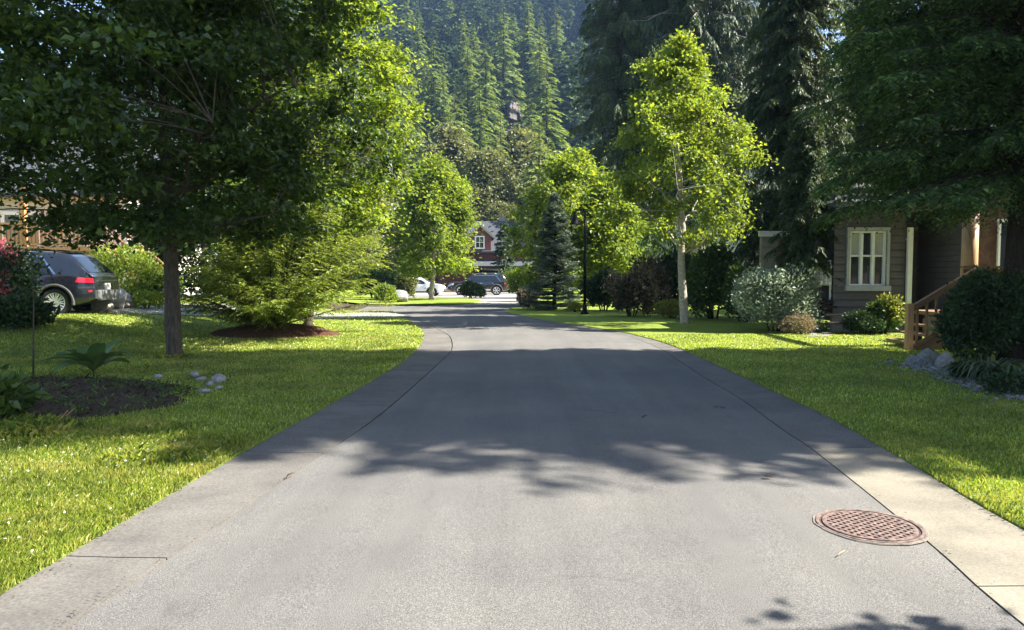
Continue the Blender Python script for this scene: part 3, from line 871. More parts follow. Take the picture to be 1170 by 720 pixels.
d_ = part(MB().box((13.15, 19.43, 1.85), (.95, .06, 2.1)), 'door', M['bluedoor'])
part(MB().box((13.5, 19.37, 1.8), (.05, .05, .2)), 'handle', M['black'], d_)
part(MB().box((12.655, 19.42, 1.9), (.06, .07, 2.2)).box((13.15, 19.42, 2.96), (1.1, .07, .08)), 'door_frame', M['white'], d_)
mb = MB(); clapboard(mb, 7.75, 8.60, 23.2, 0.3, 2.72, .3); mb.box((8.18, 23.3, 1.5), (.86, .15, 2.5)); part(mb, 'rear_wall', M['beige'])
mb = MB().tube([(8.46, 23.05, .1), (8.46, 23.05, 2.2), (8.5, 23.0, 2.35), (8.62, 22.9, 2.5), (8.66, 22.85, 2.75)], .05, 8)
part(mb, 'downspout', M['beige'], smooth=True, label='tan downspout with a bent top')
part(MB().box((8.25, 23.0, 2.79), (1.3, .12, .13)).box((8.25, 22.98, 2.87), (1.34, .16, .03)), 'fascia', M['white'])
part(MB().box((8.31, 23.12, 1.4), (.12, .12, 2.6)), 'post', M['cedarwood'])
mb = MB().box((10.62, 19.93, 1.5), (.13, .09, 2.62)).box((10.60, 19.80, 0.22), (.13, .3, .07), rx=.3).box((10.62, 19.985, 2.5), (.17, .02, .03)).box((10.62, 19.985, .7), (.17, .02, .03))
part(mb, 'downspout', M['white'], label='white downspout at the house corner')
# roof
mb = MB()
V = np.array([(8.4, 19.4, 3.45), (16.2, 19.4, 3.45), (16.2, 21.5, 3.85), (9.6, 21.5, 3.85), (8.4, 23.5, 3.45), (16.2, 23.5, 3.45)])
mb.add(V, [(0, 1, 2, 3), (3, 2, 5, 4)]).add(V, [(0, 3, 4)]); mb.add(V + np.array((0, 0, -.14)), [(3, 2, 1, 0), (4, 5, 2, 3)])
mb.add(np.concatenate([V[[0, 1]], V[[0, 1]] - np.array((0, 0, .14))]), [(0, 2, 3, 1)]).add(np.concatenate([V[[4, 0]], V[[4, 0]] - np.array((0, 0, .14))]), [(0, 2, 3, 1)])
part(mb, 'roof', M['roofing'])
# window: three lights with a transom bar in each
wn = part(MB().box((9.52, 20.1, 1.99), (1.0, .02, 1.46)), 'window', M['glass'])
fr = MB()
fr.box((9.52, 19.955, wz1 + .05), (1.14, .08, .09)).box((8.985, 19.955, 1.99), (.07, .08, 1.46)).box((10.055, 19.955, 1.99), (.07, .08, 1.46))
part(fr, 'casing', M['trimgreen'], wn)
part(MB().box((9.52, 19.93, wz0 - .07), (1.2, .14, .13)), 'sill', M['trimgreen'], wn)
fr = MB()
for i in range(4): fr.box((9.055 + i * .31, 20.03, 1.99), (.055 if i in (0, 3) else .075, .09, 1.455))
for i in range(3): fr.box((9.21 + i * .31, 20.035, 2.06), (.24, .07, .05)); fr.box((9.21 + i * .31, 20.035, 1.285), (.24, .07, .045)); fr.box((9.21 + i * .31, 20.035, 2.695), (.24, .07, .045))
part(fr, 'frame', M['white'], wn)
part(MB().box((9.21, 20.075, 2.37), (.235, .012, .58)).box((9.83, 20.075, 2.37), (.235, .012, .58)).box((9.40, 20.08, 1.68), (.03, .012, .7)).box((9.75, 20.078, 1.68), (.05, .012, .7)), 'blind', M['curtain'], wn)
# porch: deck, steps, railings, log post
pch = part(MB().box((11.6, 16.35, .71), (4.75, 1.8, .08)), 'porch', M['cedarwood'], label='wooden porch with steps and railing')
mb = MB()
for x in (9.35, 11.5, 13.8):
    for y in (15.6, 17.1): part(MB().box((x, y, .33), (.14, .14, .68)), 'deck_post', M['darkbark'], pch)
mb.box((11.6, 15.5, .60), (4.7, .05, .14)); part(mb, 'deck_frame', M['darkbark'], pch)
for i in range(4):
    part(MB().box((8.40 + .3 * i, 15.74, .145 + .16 * i), (.33, 1.2, .045)), 'step', M['cedarwood'], pch)
mb = MB()
for y in (15.16,): mb.box((8.76, y, .22), (1.5, .05, .22), ry=-.49)
part(mb, 'stringer', M['cedarwood'], pch)
mb = MB()
for y in (15.1,):
    mb.box((8.76, y, 1.30), (1.62, .10, .045), ry=-.545); mb.box((8.76, y, 1.24), (1.5, .045, .09), ry=-.545); mb.box((8.76, y, .45), (1.45, .045, .08), ry=-.545)
    for i in range(6): 
        x = 8.24 + .19 * i; mb.box((x, y, .78 + (x - 8.66) * .60), (.04, .04, .86))
part(mb, 'stair_railing', M['cedarwood'], pch)
for x, y, h in ((8.08, 15.1, .98), (8.69, 15.28, .40)): part(MB().box((x, y, h / 2), (.12, .12, h)), 'newel_post', M['logwood'], pch)
mb = MB().box((11.6, 15.45, 1.72), (4.55, .13, .05)).box((11.6, 15.45, 1.64), (4.5, .045, .09)).box((11.6, 15.45, .88), (4.5, .045, .08))
for i in range(34): mb.box((9.5 + i * .13, 15.45, 1.25), (.04, .04, .76))
part(mb, 'railing', M['cedarwood'], pch)
part(MB().tube([(9.72, 15.85, .75), (9.72, 15.85, 1.8), (9.72, 15.85, 2.95)], (.165, .16, .155), 14), 'post', M['logwood'], pch, True)
part(MB().box((9.72, 15.85, 3.03), (.36, .36, .12)), 'post_cap', M['white'], pch)
part(MB().box((9.72, 17.6, 3.18), (.18, 3.6, .2)), 'beam', M['cedarwood'], pch)
part(MB().box((8.4, 21.4, .82), (.42, 3.0, .12)), 'side_deck', M['darkbark'], pch)
for i in range(3): part(MB().box((8.4, 19.8 - .26 * i, .70 - .2 * i), (.42, .28, .05)), 'step', M['darkbark'], pch)

# white slatted chair on the little side deck
ch = thing('garden_chair', 'white wooden garden chair in the shade beside the brown house', 'chair', (8.42, 20.35, .88), R_(165))
MB().box((0, 0, .40), (.52, .5, .035)).build('seat', M['white'], ch)
mb = MB()
for i in range(5): mb.box((-.2 + i * .1, .27, .74), (.085, .02, .68), rx=.28)
mb.box((0, .31, .88), (.5, .02, .06), rx=.28); mb.build('backrest', M['white'], ch)
for x, y in ((-.23, -.22), (.23, -.22), (-.23, .2), (.23, .2)): MB().box((x, y, .30 if y < 0 else .2), (.05, .06, .60 if y < 0 else .4)).build('leg', M['white'], ch)
for x in (-.27, .27): MB().box((x, -.02, .615), (.11, .6, .028)).build('armrest', M['white'], ch)

# house on the left with its orange cedar deck
HL = thing('pale_house', 'pale sided house behind the maple with an orange cedar deck and stairs', 'house', (-20, 31, .5))
zb = .5
mb = MB(); clapboard(mb, -28, -16.0, 31.0, zb, 5.0, .2); mb.box((-22, 31.1, 2.7), (12, .15, 4.5))
clapboard(mb, 31.02, 40, -16.0, zb, 5.0, .2, 1, 'y'); mb.box((-16.1, 35.5, 2.7), (.15, 8.9, 4.5))
mb.prism([(31.0, 5.0), (40, 5.0), (35.5, 7.6)], 'x', -16.1, -16.0)
part(mb, 'wall', M['cream'], HL)
mb = MB(); V = np.array([(-28.5, 30.3, 4.85), (-15.3, 30.3, 4.85), (-15.3, 35.5, 7.85), (-28.5, 35.5, 7.85), (-28.5, 40.6, 4.85), (-15.3, 40.6, 4.85)])
mb.add(V, [(0, 1, 2, 3), (3, 2, 5, 4)]); mb.add(V - np.array((0, 0, .18)), [(3, 2, 1, 0), (4, 5, 2, 3)]); mb.add(np.concatenate([V[[0, 1]], V[[0, 1]] - np.array((0, 0, .18))]), [(0, 2, 3, 1)])
part(mb, 'roof', M['roofing'], HL)
wn = part(MB().box((-20.3, 30.97, 3.35), (1.3, .05, 1.3)), 'window', M['glass'], HL)
mb = MB().box((-20.3, 30.93, 4.07), (1.6, .1, .14)).box((-20.3, 30.93, 2.62), (1.6, .1, .14))
for x in (-21.03, -20.3, -19.57): mb.box((x, 30.93, 3.35), (.13 if x != -20.3 else .07, .1, 1.32))
part(mb, 'frame', M['white'], wn)
dk = part(MB().box((-18.2, 29.2, 2.5), (6.0, 3.4, .16)), 'deck', M['orangewood'], HL)
mb = MB().box((-18.2, 27.55, 3.42), (6.0, .12, .06)).box((-18.2, 27.55, 2.66), (6.0, .06, .08))
for i in range(40): mb.box((-21.1 + .15 * i, 27.55, 3.03), (.085, .035, .74))
part(mb, 'railing', M['orangewood'], dk)
for x in (-20.9, -18.2, -15.35): part(MB().box((x, 27.7, 1.5), (.16, .16, 1.9)), 'post', M['orangewood'], dk)
part(MB().box((-18.05, 27.65, 3.65), (.2, .2, 2.4)), 'corner_post', M['orangewood'], dk)
mb = MB()
for y in (27.6, 28.7):
    mb.box((-14.1, y, 1.55), (2.9, .05, .24), ry=.70)
for i in range(8): mb.box((-15.1 + .28 * i, 28.15, 2.3 - .235 * i), (.3, 1.05, .05))
part(mb, 'stairs', M['orangewood'], dk)
mb = MB()
for y in (27.55, 28.75):
    mb.box((-14.1, y, 2.50), (2.9, .09, .06), ry=.70)
    for i in range(5): mb.box((-15.0 + .45 * i, y, 2.9 - .38 * i), (.06, .06, .85))
part(mb, 'stair_railing', M['cedarwood'], dk)

# red house far down the street
HR = thing('red_house', 'red house with a grey roof and gabled dormer at the street end', 'house', (-3, 92, -.35))
zb = -.35
mb = MB(); clapboard(mb, -9, 3.5, 90, zb, 4.6, .2); mb.box((-2.75, 94, 2.1), (12.4, 7.9, 5.0))
part(mb, 'wall', M['redwall'], HR)
mb = MB(); V = np.array([(-9.6, 89.0, 4.2), (4.1, 89.0, 4.2), (4.1, 94.0, 8.1), (-9.6, 94.0, 8.1), (-9.6, 99, 4.2), (4.1, 99, 4.2)])
mb.add(V, [(0, 1, 2, 3), (3, 2, 5, 4)]); mb.add(V - np.array((0, 0, .2)), [(3, 2, 1, 0), (4, 5, 2, 3)]); mb.add(np.concatenate([V[[0, 1]], V[[0, 1]] - np.array((0, 0, .2))]), [(0, 2, 3, 1)])
rf = part(mb, 'roof', M['roofing'], HR)
part(MB().box((-1.2, 95.2, 8.3), (.9, .8, .9)), 'chimney', M['foundation'], rf)
mb = MB().prism([(-5.0, 4.3), (-2.5, 4.3), (-2.5, 6.0), (-3.75, 7.1), (-5.0, 6.0)], 'y', 89.1, 92.5)
dm = part(mb, 'dormer', M['redwall'], HR)
mb = MB()
for sg in (-1, 1): mb.box((-3.75 + sg * .85, 90.6, 6.52), (2.15, 3.6, .12), ry=sg * .73)
part(mb, 'dormer_roof', M['roofing'], dm)
mb = MB()
for sg in (-1, 1): mb.box((-3.75 + sg * .85, 88.78, 6.45), (2.1, .06, .16), ry=sg * .73)
part(mb, 'bargeboard', M['beige'], dm)
wn = part(MB().box((-3.85, 89.07, 5.25), (.85, .06, 1.3)), 'window', M['glass'], HR)
mb = MB().box((-3.85, 89.03, 5.95), (1.15, .1, .13)).box((-3.85, 89.03, 4.55), (1.15, .1, .13)).box((-3.85, 89.03, 5.25), (.9, .08, .06))
for x in (-4.36, -3.85, -3.34): mb.box((x, 89.03, 5.25), (.13 if x != -3.85 else .06, .09, 1.4))
part(mb, 'frame', M['white'], wn)
mb = MB().box((-2.75, 88.6, 2.75), (13, 2.2, .14), rx=.35); part(mb, 'porch_roof', M['roofing'], HR)

# ------------------------------------------------------------------ cars
M['paint'] = plain('dark_blue_grey_paint', (0.022, 0.027, 0.038), 0.25, 0.5, .03, 2, coat=1.0)
M['paintblack'] = plain('near_black_paint', (0.012, 0.014, 0.02), 0.25, 0.3, .03, 2, coat=1.0)
M['paintwhite'] = plain('white_car_paint', (0.72, 0.73, 0.74), 0.3, 0.0, .02, 2, coat=.8)
M['tyre'] = plain('tyre_rubber', (0.018, 0.018, 0.018), 0.85)
M['alloy'] = plain('silver_alloy', (0.62, 0.62, 0.63), 0.28, 0.7, .04)
M['clad'] = plain('grey_plastic_cladding', (0.06, 0.062, 0.065), 0.6)
M['lowbump'] = plain('silver_grey_bumper', (0.19, 0.195, 0.205), 0.4, 0.3)
M['carglass'] = glassmat('car_glass', (0.008, 0.011, 0.015), 0.03)
M['redlamp'] = plain('red_tail_lamp', (0.42, 0.012, 0.03), 0.15, coat=1.0)
M['headlamp'] = plain('clear_head_lamp', (0.5, 0.52, 0.55), 0.1, coat=1.0)
M['chrome'] = plain('satin_chrome', (0.55, 0.57, 0.62), 0.15, 1.0, .02)

def car(name, label, loc, rz, L=4.6, Wd=1.84, zb=.27, top=None, belt=None, wheels=(.92, 3.62), wr=.36, paint='paint', side=((.95, 1.75), (1.8, 2.6), (2.68, 3.3)),
        rearwin=None, front=None, spokes=10, plate=True, box=False, lower='clad', sides=(1, -1)):
    """rear at x=0, nose at x=L, built in the car's own space, y across"""
    t = thing(name, label, 'car', loc, rz)
    tx, tz = np.array(top).T
    bx, bz = np.array(belt).T
    U = np.unique(np.concatenate([np.linspace(0, L, 110), np.linspace(0, .25, 14), np.linspace(L - .25, L, 14)]))
    zt = np.interp(U, tx, tz); zt = np.convolve(np.pad(zt, 2, 'edge'), [.1, .2, .4, .2, .1], 'valid')
    zk = np.minimum(np.interp(U, bx, bz), zt - .03)
    e = np.minimum(U, L - U)
    wsc = 1 - .16 * np.clip(1 - e / .55, 0, 1) ** 2.2
    hw = Wd / 2 * wsc
    zbt = zb + .16 * np.clip(1 - e / .5, 0, 1) ** 1.5
    gh = np.clip((zt - zk - .08) / .45, 0, 1)              # how much of a cabin stands above
    wr_ = hw * (1 - .24 * gh)
    ks = [(0, 0), (.82, 0), (.97, .05), (1.0, .30), (1.0, .62), (.965, 1.0)]
    def section(i):
        P_ = [(hw[i] * a, zbt[i] + (zk[i] - zbt[i]) * b) for a, b in ks]
        top_ = zt[i]; k = zk[i]
        P_ += [(wr_[i] * 1.0 + .0, k + (top_ - k) * .80), (wr_[i] * .90, k + (top_ - k) * .95), (wr_[i] * .55, top_ - .01 * gh[i]), (0, top_)]
        return np.array(P_)
    SEG = [3, 2, 4, 5, 6, 8, 3, 3, 4]
    def ring(i):
        p = section(i); out = []
        for k, n in enumerate(SEG): out.append(p[k] + (p[k + 1] - p[k]) * (np.arange(n) / n)[:, None])
        out.append(p[-1:]); return np.concatenate(out)
    HALF = np.array([ring(i) for i in range(len(U))])        # (nu, nv, 2)
    nv = HALF.shape[1]
    cum = np.concatenate([[0], np.cumsum(SEG)])
    body = MB()
    for sg in (1, -1):
        V = np.stack([np.broadcast_to(U[:, None], HALF.shape[:2]), sg * HALF[:, :, 0], HALF[:, :, 1]], -1).copy()
        for wx in wheels:                                    # cut the wheel arches
            dx = V[:, :, 0] - wx; dz = V[:, :, 2] - wr; r = np.hypot(dx, dz); R = wr + .075
            m_ = (np.abs(r - R) < .035) & (np.abs(V[:, :, 1]) > .5 * Wd / 2)
            V[:, :, 0] = np.where(m_, wx + dx / np.maximum(r, .01) * R, V[:, :, 0]); V[:, :, 2] = np.where(m_, wr + dz / np.maximum(r, .01) * R, V[:, :, 2])
        a, b = V.shape[:2]
        i = np.arange(a - 1)[:, None] * b; j = np.arange(b - 1)[None]
        F = np.stack([i + j, i + j + 1, i + b + j + 1, i + b + j], -1).reshape(-1, 4)
        C = V.reshape(-1, 3)[F].mean(1)
        keep = np.ones(len(F), bool)
        for wx in wheels: keep &= ~((np.hypot(C[:, 0] - wx, C[:, 2] - wr) < wr + .073) & (np.abs(C[:, 1]) > .45 * Wd / 2))
        F = F[keep]
        if sg < 0: F = F[:, ::-1]
        body.add(V.reshape(-1, 3), F)
        for i_ in (0, a - 1):
            q = V[i_]; cen = q[:, :].mean(0) * np.array((1, 0, 1))
            body.add(np.concatenate([q, [cen]]), [(k, k + 1, b) if (sg > 0) == (i_ > 0) else (k + 1, k, b) for k in range(b - 1)])
    bo = body.build('body', M[paint], t, True)
    def surf(u, v):     # v = ring index (float)
        iu = np.interp(u, U, np.arange(len(U))); i0 = np.clip(iu.astype(int), 0, len(U) - 2); fu = (iu - i0)[..., None]
        j0 = np.clip(v.astype(int), 0, nv - 2); fv = (v - j0)[..., None]
        h = (HALF[i0, j0] * (1 - fu) * (1 - fv) + HALF[i0 + 1, j0] * fu * (1 - fv) + HALF[i0, j0 + 1] * (1 - fu) * fv + HALF[i0 + 1, j0 + 1] * fu * fv)
        return np.stack([u, h[..., 0], h[..., 1]], -1)
    def patch(nm, mat, poly, sg, off=.008, nu=10, nv_=8, parent=t, label=None):
        """poly = (u0a,u1a) at the lower v, (u0b,u1b) at the upper v, v0, v1"""
        (a0, a1), (b0, b1), v0, v1 = poly
        s = np.linspace(0, 1, nu)[:, None]; q = np.linspace(0, 1, nv_)[None]
        u = (a0 + (a1 - a0) * s) * (1 - q) + (b0 + (b1 - b0) * s) * q; v = v0 + (v1 - v0) * q + 0 * s
        p = surf(u, v)
        du = surf(u + .01, v) - surf(u - .01, v); dv = surf(u, np.minimum(v + .2, nv - 1)) - surf(u, np.maximum(v - .2, 0))
        n_ = unit(np.cross(du, dv)); n_ *= np.where((n_[..., 1:2] * .6 + n_[..., 2:3] + (u[..., None] - L / 2) * n_[..., 0:1] * .4) < 0, -1, 1)
        p = p + n_ * off; p[..., 1] *= sg
        o = MB().grid(p if sg > 0 else p[::-1]).build(nm, mat, parent, True)
        if label: o['label'] = label
        return o
    for sg in sides:
        for k, (u0, u1) in enumerate(side):
            v0, v1 = cum[5] + .7, cum[6] - .6
            sh0 = .34 if k == 0 else .0
            sh1 = .55 if k == len(side) - 1 else 0
            w_ = patch('side_window', M['carglass'], ((u0, u1), (u0 + sh0, u1 - sh1), v0, v1), sg)
        patch('window_trim', M['chrome'], ((side[0][0] - .07, side[0][0] - .02), (side[0][0] + .30, side[0][0] + .36), cum[5] + .5, cum[6] - .4), sg, .012)
        patch('window_trim', M['chrome'], ((side[0][0] + .30, side[-1][1] - .6), (side[0][0] + .33, side[-1][1] - .65), cum[6] - .45, cum[6] - .05), sg, .012)
        patch('sill_cladding', M[lower], ((wheels[0] + wr + .06, wheels[1] - wr - .06), (wheels[0] + wr + .06, wheels[1] - wr - .06), cum[2], cum[3] - 1), sg, .012)
        for k in range(2):
            patch('door_handle', M['chrome'], ((side[k][1] - .28 + .0, side[k][1] - .08), (side[k][1] - .28, side[k][1] - .08), cum[4] + 3.6, cum[4] + 4.3), sg, .03)
        mm = MB(); yy = sg * (Wd / 2 + .08); mx = side[-1][1] - .22
        mm.box((mx, yy, bz[len(bz) // 2] + .10), (.14, .22, .15)); mm.build('mirror', M[paint], t)
        rl = MB(); ua = np.linspace(tx[np.argmax(tz)] * .3 + .5, side[-1][1] - .75, 8)
        zr = np.interp(ua, U, zt); rl.tube(np.stack([ua, sg * np.interp(ua, U, wr_) * .78 + 0 * ua, zr + .035 - .03 * (np.abs(np.linspace(-1, 1, 8)) > .9)], -1), .018, 6)
        rl.build('roof_rail', M['chrome' if paint != 'paint' else 'black'], t, True)
        # wheel-arch cladding and wheel wells
        for wx in wheels:
            th = np.linspace(R_(-8), R_(188), 24)
            ar = MB(); V = []
            for r0, yo in ((wr + .05, -.02), (wr + .055, .012), (wr + .115, .012), (wr + .125, -.03)):
                V.append(np.stack([wx + r0 * np.cos(th), sg * (np.interp(wx + r0 * np.cos(th), U, hw) + yo), wr + r0 * np.sin(th)], -1))
            ar.grid(np.stack(V, 1)); ar.build('wheel_arch', M[lower if lower == 'clad' else 'clad'], t, True)
            wl = MB(); V = [np.stack([wx + (wr + .07) * np.cos(th), 0 * th + sg * y_, wr + (wr + .07) * np.sin(th)], -1) for y_ in (.40 * Wd / 2, Wd / 2 - .015)]
            wl.grid(np.stack(V, 1)); wl.build('wheel_well', M['black'], t, True)
            wh = thing('wheel', None, None, (wx, sg * (Wd / 2 - .125), wr)); wh.parent = t
            prof_ = [(.62, -.10), (.93, -.115), (1.0, -.07), (1.0, .07), (.93, .115), (.70, .11), (.67, .09)]
            th2 = np.linspace(0, 2 * np.pi, 41); V = np.array([[(wr * r0 * math.cos(q), y0 * sg, wr * r0 * math.sin(q)) for q in th2] for r0, y0 in prof_])
            MB().grid(V).build('tyre', M['tyre'], wh, True)
            rm = MB()
            V = np.array([[(wr * r0 * math.cos(q), y0 * sg, wr * r0 * math.sin(q)) for q in th2] for r0, y0 in ((.70, .112), (.64, .108), (.62, .02), (.61, -.05))]); rm.grid(V)
            for k in range(spokes):
                q = 2 * math.pi * k / spokes
                for dq in (-.09, .09):
                    a_ = np.array((math.cos(q + dq * .3), 0, math.sin(q + dq * .3))); b_ = np.array((math.cos(q + dq * 1.6), 0, math.sin(q + dq * 1.6)))
                    rm.tube([a_ * wr * .12 + np.array((0, sg * .075, 0)), b_ * wr * .64 + np.array((0, sg * .095, 0))], (wr * .055, wr * .05), 6)
            rm.tube([(0, sg * .03, 0), (0, sg * .1, 0)], wr * .17, 14)
            rm.build('rim', M['alloy'], wh)
            MB().tube([(0, sg * -.06, 0), (0, sg * .015, 0)], wr * .6, 20).build('brake_disc', M['black'], wh)
        # lamps
        patch('tail_lamp', M['redlamp'], ((.012, .42), (.03, .36), cum[4] + 2.6, cum[5] - .4), sg, .012)
        patch('head_lamp', M['headlamp'], ((L - .5, L - .06), (L - .55, L - .08), cum[4] + 2.0, cum[5] - .6), sg, .012)
        patch('reflector', M['redlamp'], ((.05, .12), (.05, .14), cum[3] + 1.4, cum[3] + 2.6), sg, .012)
    # rear and windscreen: across both sides
    def across(nm, mat, u0, u1, vlo, off=.01):
        s = np.linspace(u0, u1, 8); rows_ = []
        for u in s:
            v = np.linspace(vlo, nv - 1, 8); p = surf(np.full(8, u), v)
            rows_.append(np.concatenate([p * np.array((1, -1, 1)), p[::-1][1:]]))
        V = np.array(rows_); du = np.gradient(V, axis=0); dv = np.gradient(V, axis=1); n_ = unit(np.cross(du, dv)); n_ *= np.where(n_[..., 2:3] < 0, -1, 1)
        return MB().grid(V + n_ * off).build(nm, mat, t, True)
    across('rear_window', M['carglass'], *rearwin, cum[7] - 1.5); across('windscreen', M['carglass'], *front, cum[7] - 1)
    # tail: bumper, plate, garnish, spoiler; nose: grille
    zr_ = zk[0]; y0 = hw[0]
    MB().box((-.015, 0, zbt[0] + .13), (.12, y0 * 1.9, .22)).box((-.03, 0, zbt[0] + .02), (.10, y0 * 1.5, .10)).build('rear_bumper', M['lowbump' if lower == 'clad' and paint == 'paint' else lower], t)
    MB().box((-.012, 0, zr_ - .07), (.03, y0 * 1.5, .045)).build('tailgate_garnish', M['chrome'], t)
    if plate: MB().box((-.014, 0, zr_ - .22), (.03, .34, .17)).build('licence_plate', M['white'], t)
    MB().box((np.interp(zt.max() - .05, zt[:40], U[:40]) + .02, 0, zt.max() - .045), (.26, Wd * .62, .035), ry=.08).build('spoiler', M[paint], t)
    MB().box((L - .0, 0, zk[-1] - .16), (.05, y0 * 1.3, .2)).build('grille', M['black'], t)
    MB().box((L - .03, 0, zbt[-1] + .12), (.14, y0 * 1.9, .2)).build('front_bumper', M[lower], t)
    if box:
        r = MB(); s = np.linspace(0, 1, 14); V = []
        for q in s:
            k = np.sin(np.pi * np.clip(q * .94 + .03, 0, 1)) ** .45; th = np.linspace(0, 2 * np.pi, 15)
            V.append(np.stack([.75 + 2.0 * q + 0 * th, .40 * k * np.cos(th) ** 1.0, zt.max() + .27 + .17 * k * np.sin(th)], -1))
        r.grid(np.array(V)); r.build('roof_box', M['black'], t, True)
        MB().box((1.3, 0, zt.max() + .06), (.05, 1.1, .08)).box((2.3, 0, zt.max() + .06), (.05, 1.1, .08)).build('cross_bar', M['black'], t)
    return t

suv_top = [(0, 1.02), (.06, 1.06), (.16, 1.16), (.56, 1.58), (.72, 1.64), (1.4, 1.695), (2.2, 1.69), (2.75, 1.62), (3.4, 1.16), (3.7, 1.08), (4.3, .98), (4.5, .88), (4.6, .74)]
suv_belt = [(0, .98), (.6, 1.06), (1.2, 1.03), (3.3, .98), (4.2, .90), (4.6, .72)]
c1 = np.array((-11.35, 19.0))
hd = R_(187)
# rear wheel centre at c1; rear of the car is .92 m behind it
base = c1 - np.array((math.cos(hd), math.sin(hd))) * .92 - np.array((-math.sin(hd), math.cos(hd))) * .9 * -0.0
car('suv_car', 'dark blue grey suv parked on the left driveway, its tail towards the road', (base[0] - .42, base[1] + .85, float(gz(base[0], base[1])) + .03), hd, top=suv_top, belt=suv_belt, rearwin=(.13, .53), front=(2.8, 3.36))
big_top = [(0, 1.05), (.05, 1.12), (.14, 1.3), (.40, 1.74), (.56, 1.80), (1.5, 1.86), (2.6, 1.85), (3.1, 1.78), (3.75, 1.27), (4.0, 1.20), (4.95, 1.14), (5.15, 1.02), (5.25, .85)]
big_belt = [(0, 1.02), (.6, 1.16), (3.6, 1.12), (4.9, 1.05), (5.25, .82)]
p = P(545, 336, 65)
car('suv_car', 'black suv with a roof box parked across the far driveway', (-.35, 65.0, float(gz(-1, 65)) + .01), R_(184), L=5.25, Wd=2.0, zb=.34, top=big_top, belt=big_belt, wheels=(1.05, 4.15), wr=.42, paint='paintblack',
    side=((.75, 1.55), (1.62, 2.55), (2.63, 3.62)), rearwin=(.12, .38), front=(3.15, 3.72), spokes=6, box=True, lower='chrome')
sm_top = [(0, .98), (.06, 1.02), (.2, 1.12), (.6, 1.46), (.8, 1.53), (1.6, 1.57), (2.2, 1.54), (2.7, 1.42), (3.35, 1.06), (3.9, .98), (4.2, .86), (4.35, .66)]
sm_belt = [(0, .94), (.8, 1.0), (3.2, .94), (4.0, .84), (4.35, .64)]
car('hatchback_car', 'white hatchback parked nose to nose with the black suv', (-9.9, 62.0, float(gz(-7, 62)) + .01), R_(-4), L=4.35, Wd=1.8, top=sm_top, belt=sm_belt, wheels=(.8, 3.4), wr=.35, paint='paintwhite',
    side=((.75, 1.35), (1.42, 2.2), (2.28, 3.15)), rearwin=(.2, .56), front=(2.75, 3.3), spokes=7)
# ------------------------------------------------------------------ trees
def at(px, py, d=None):
    """a spot on the ground under picture point (px,py), or at depth d under column px"""
    if d is None: q = G(px, py); d = q[1]
    p = P(px, py, d)
    return (p[0], d, float(gz(p[0], d)) + .02)

# the big maple on the left lawn
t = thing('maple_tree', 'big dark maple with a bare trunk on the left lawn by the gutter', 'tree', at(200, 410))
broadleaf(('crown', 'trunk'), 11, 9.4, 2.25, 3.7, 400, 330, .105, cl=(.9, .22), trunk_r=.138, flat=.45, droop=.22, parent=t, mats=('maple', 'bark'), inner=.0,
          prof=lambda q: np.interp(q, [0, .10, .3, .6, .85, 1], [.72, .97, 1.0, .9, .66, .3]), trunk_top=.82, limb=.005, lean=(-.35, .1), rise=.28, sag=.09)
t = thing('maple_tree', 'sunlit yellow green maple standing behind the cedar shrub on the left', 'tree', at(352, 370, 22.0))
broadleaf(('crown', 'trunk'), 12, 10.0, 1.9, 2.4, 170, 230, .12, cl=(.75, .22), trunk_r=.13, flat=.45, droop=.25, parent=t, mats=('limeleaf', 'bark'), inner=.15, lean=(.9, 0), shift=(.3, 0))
# lawn tree down the street
t = thing('lawn_tree', 'small light green tree with a thin pale trunk on the far left lawn', 'tree', at(493, 341, 45))
broadleaf(('crown', 'trunk'), 13, 8.3, 1.6, 2.4, 180, 230, .17, cl=(.75, .4), trunk_r=.15, parent=t, mats=('limeleaf', 'whitebark'), inner=.2,
          prof=lambda q: np.interp(q, [0, .12, .45, .8, 1], [.8, 1, .95, .6, .2]))
# pale trunked tree on the right lawn
t = thing('lawn_tree', 'bright green tree with a whitish trunk on the right lawn', 'tree', at(782, 371))
broadleaf(('crown', 'trunk'), 14, 8.7, 2.55, 2.3, 165, 250, .095, cl=(.46, .24), trunk_r=.125, lean=(-.45, 0), parent=t, mats=('limeleaf', 'whitebark'), inner=.06,
          prof=lambda q: np.interp(q, [0, .12, .35, .6, .85, 1], [.75, 1.0, .95, .74, .40, .08]), trunk_top=.85, limb=.012)
# light green tree behind the blue spruce
t = thing('lawn_tree', 'broad yellow green tree rising behind the blue spruce and the lamp', 'tree', at(652, 345, 37))
broadleaf(('crown', 'trunk'), 15, 7.5, .9, 2.8, 125, 200, .17, cl=(.75, .4), trunk_r=.15, parent=t, mats=('limeleaf', 'bark'), inner=.2,
          prof=lambda q: np.interp(q, [0, .2, .5, .8, 1], [.8, 1, .95, .6, .15]))
t = thing('leafy_tree', 'bright green tree seen between the lamp post and the tall cedar', 'tree', at(692, 345, 36))
broadleaf(('crown', 'trunk'), 16, 5.8, 1.2, 1.6, 90, 180, .16, cl=(.6, .35), trunk_r=.10, parent=t, mats=('limeleaf', 'bark'), inner=.2)
# blue spruce
t = thing('blue_spruce', 'dense young blue grey spruce beside the black lamp post', 'tree', at(634, 352, 32))
conifer(('crown', 'trunk'), 21, 4.9, .12, lambda q: 1.35 * (1 - q) ** .8 + .05, dz=.22, per=9, a=.12, droop=.1, upturn=.1, tw_sp=.11, tw_len=(.12, .4), K=9, kl=.15, kw=.055, hang=0, twig_droop=.05,
        trunk_r=.08, parent=t, mats=('bluespruce', 'darkbark'), curve=.05)
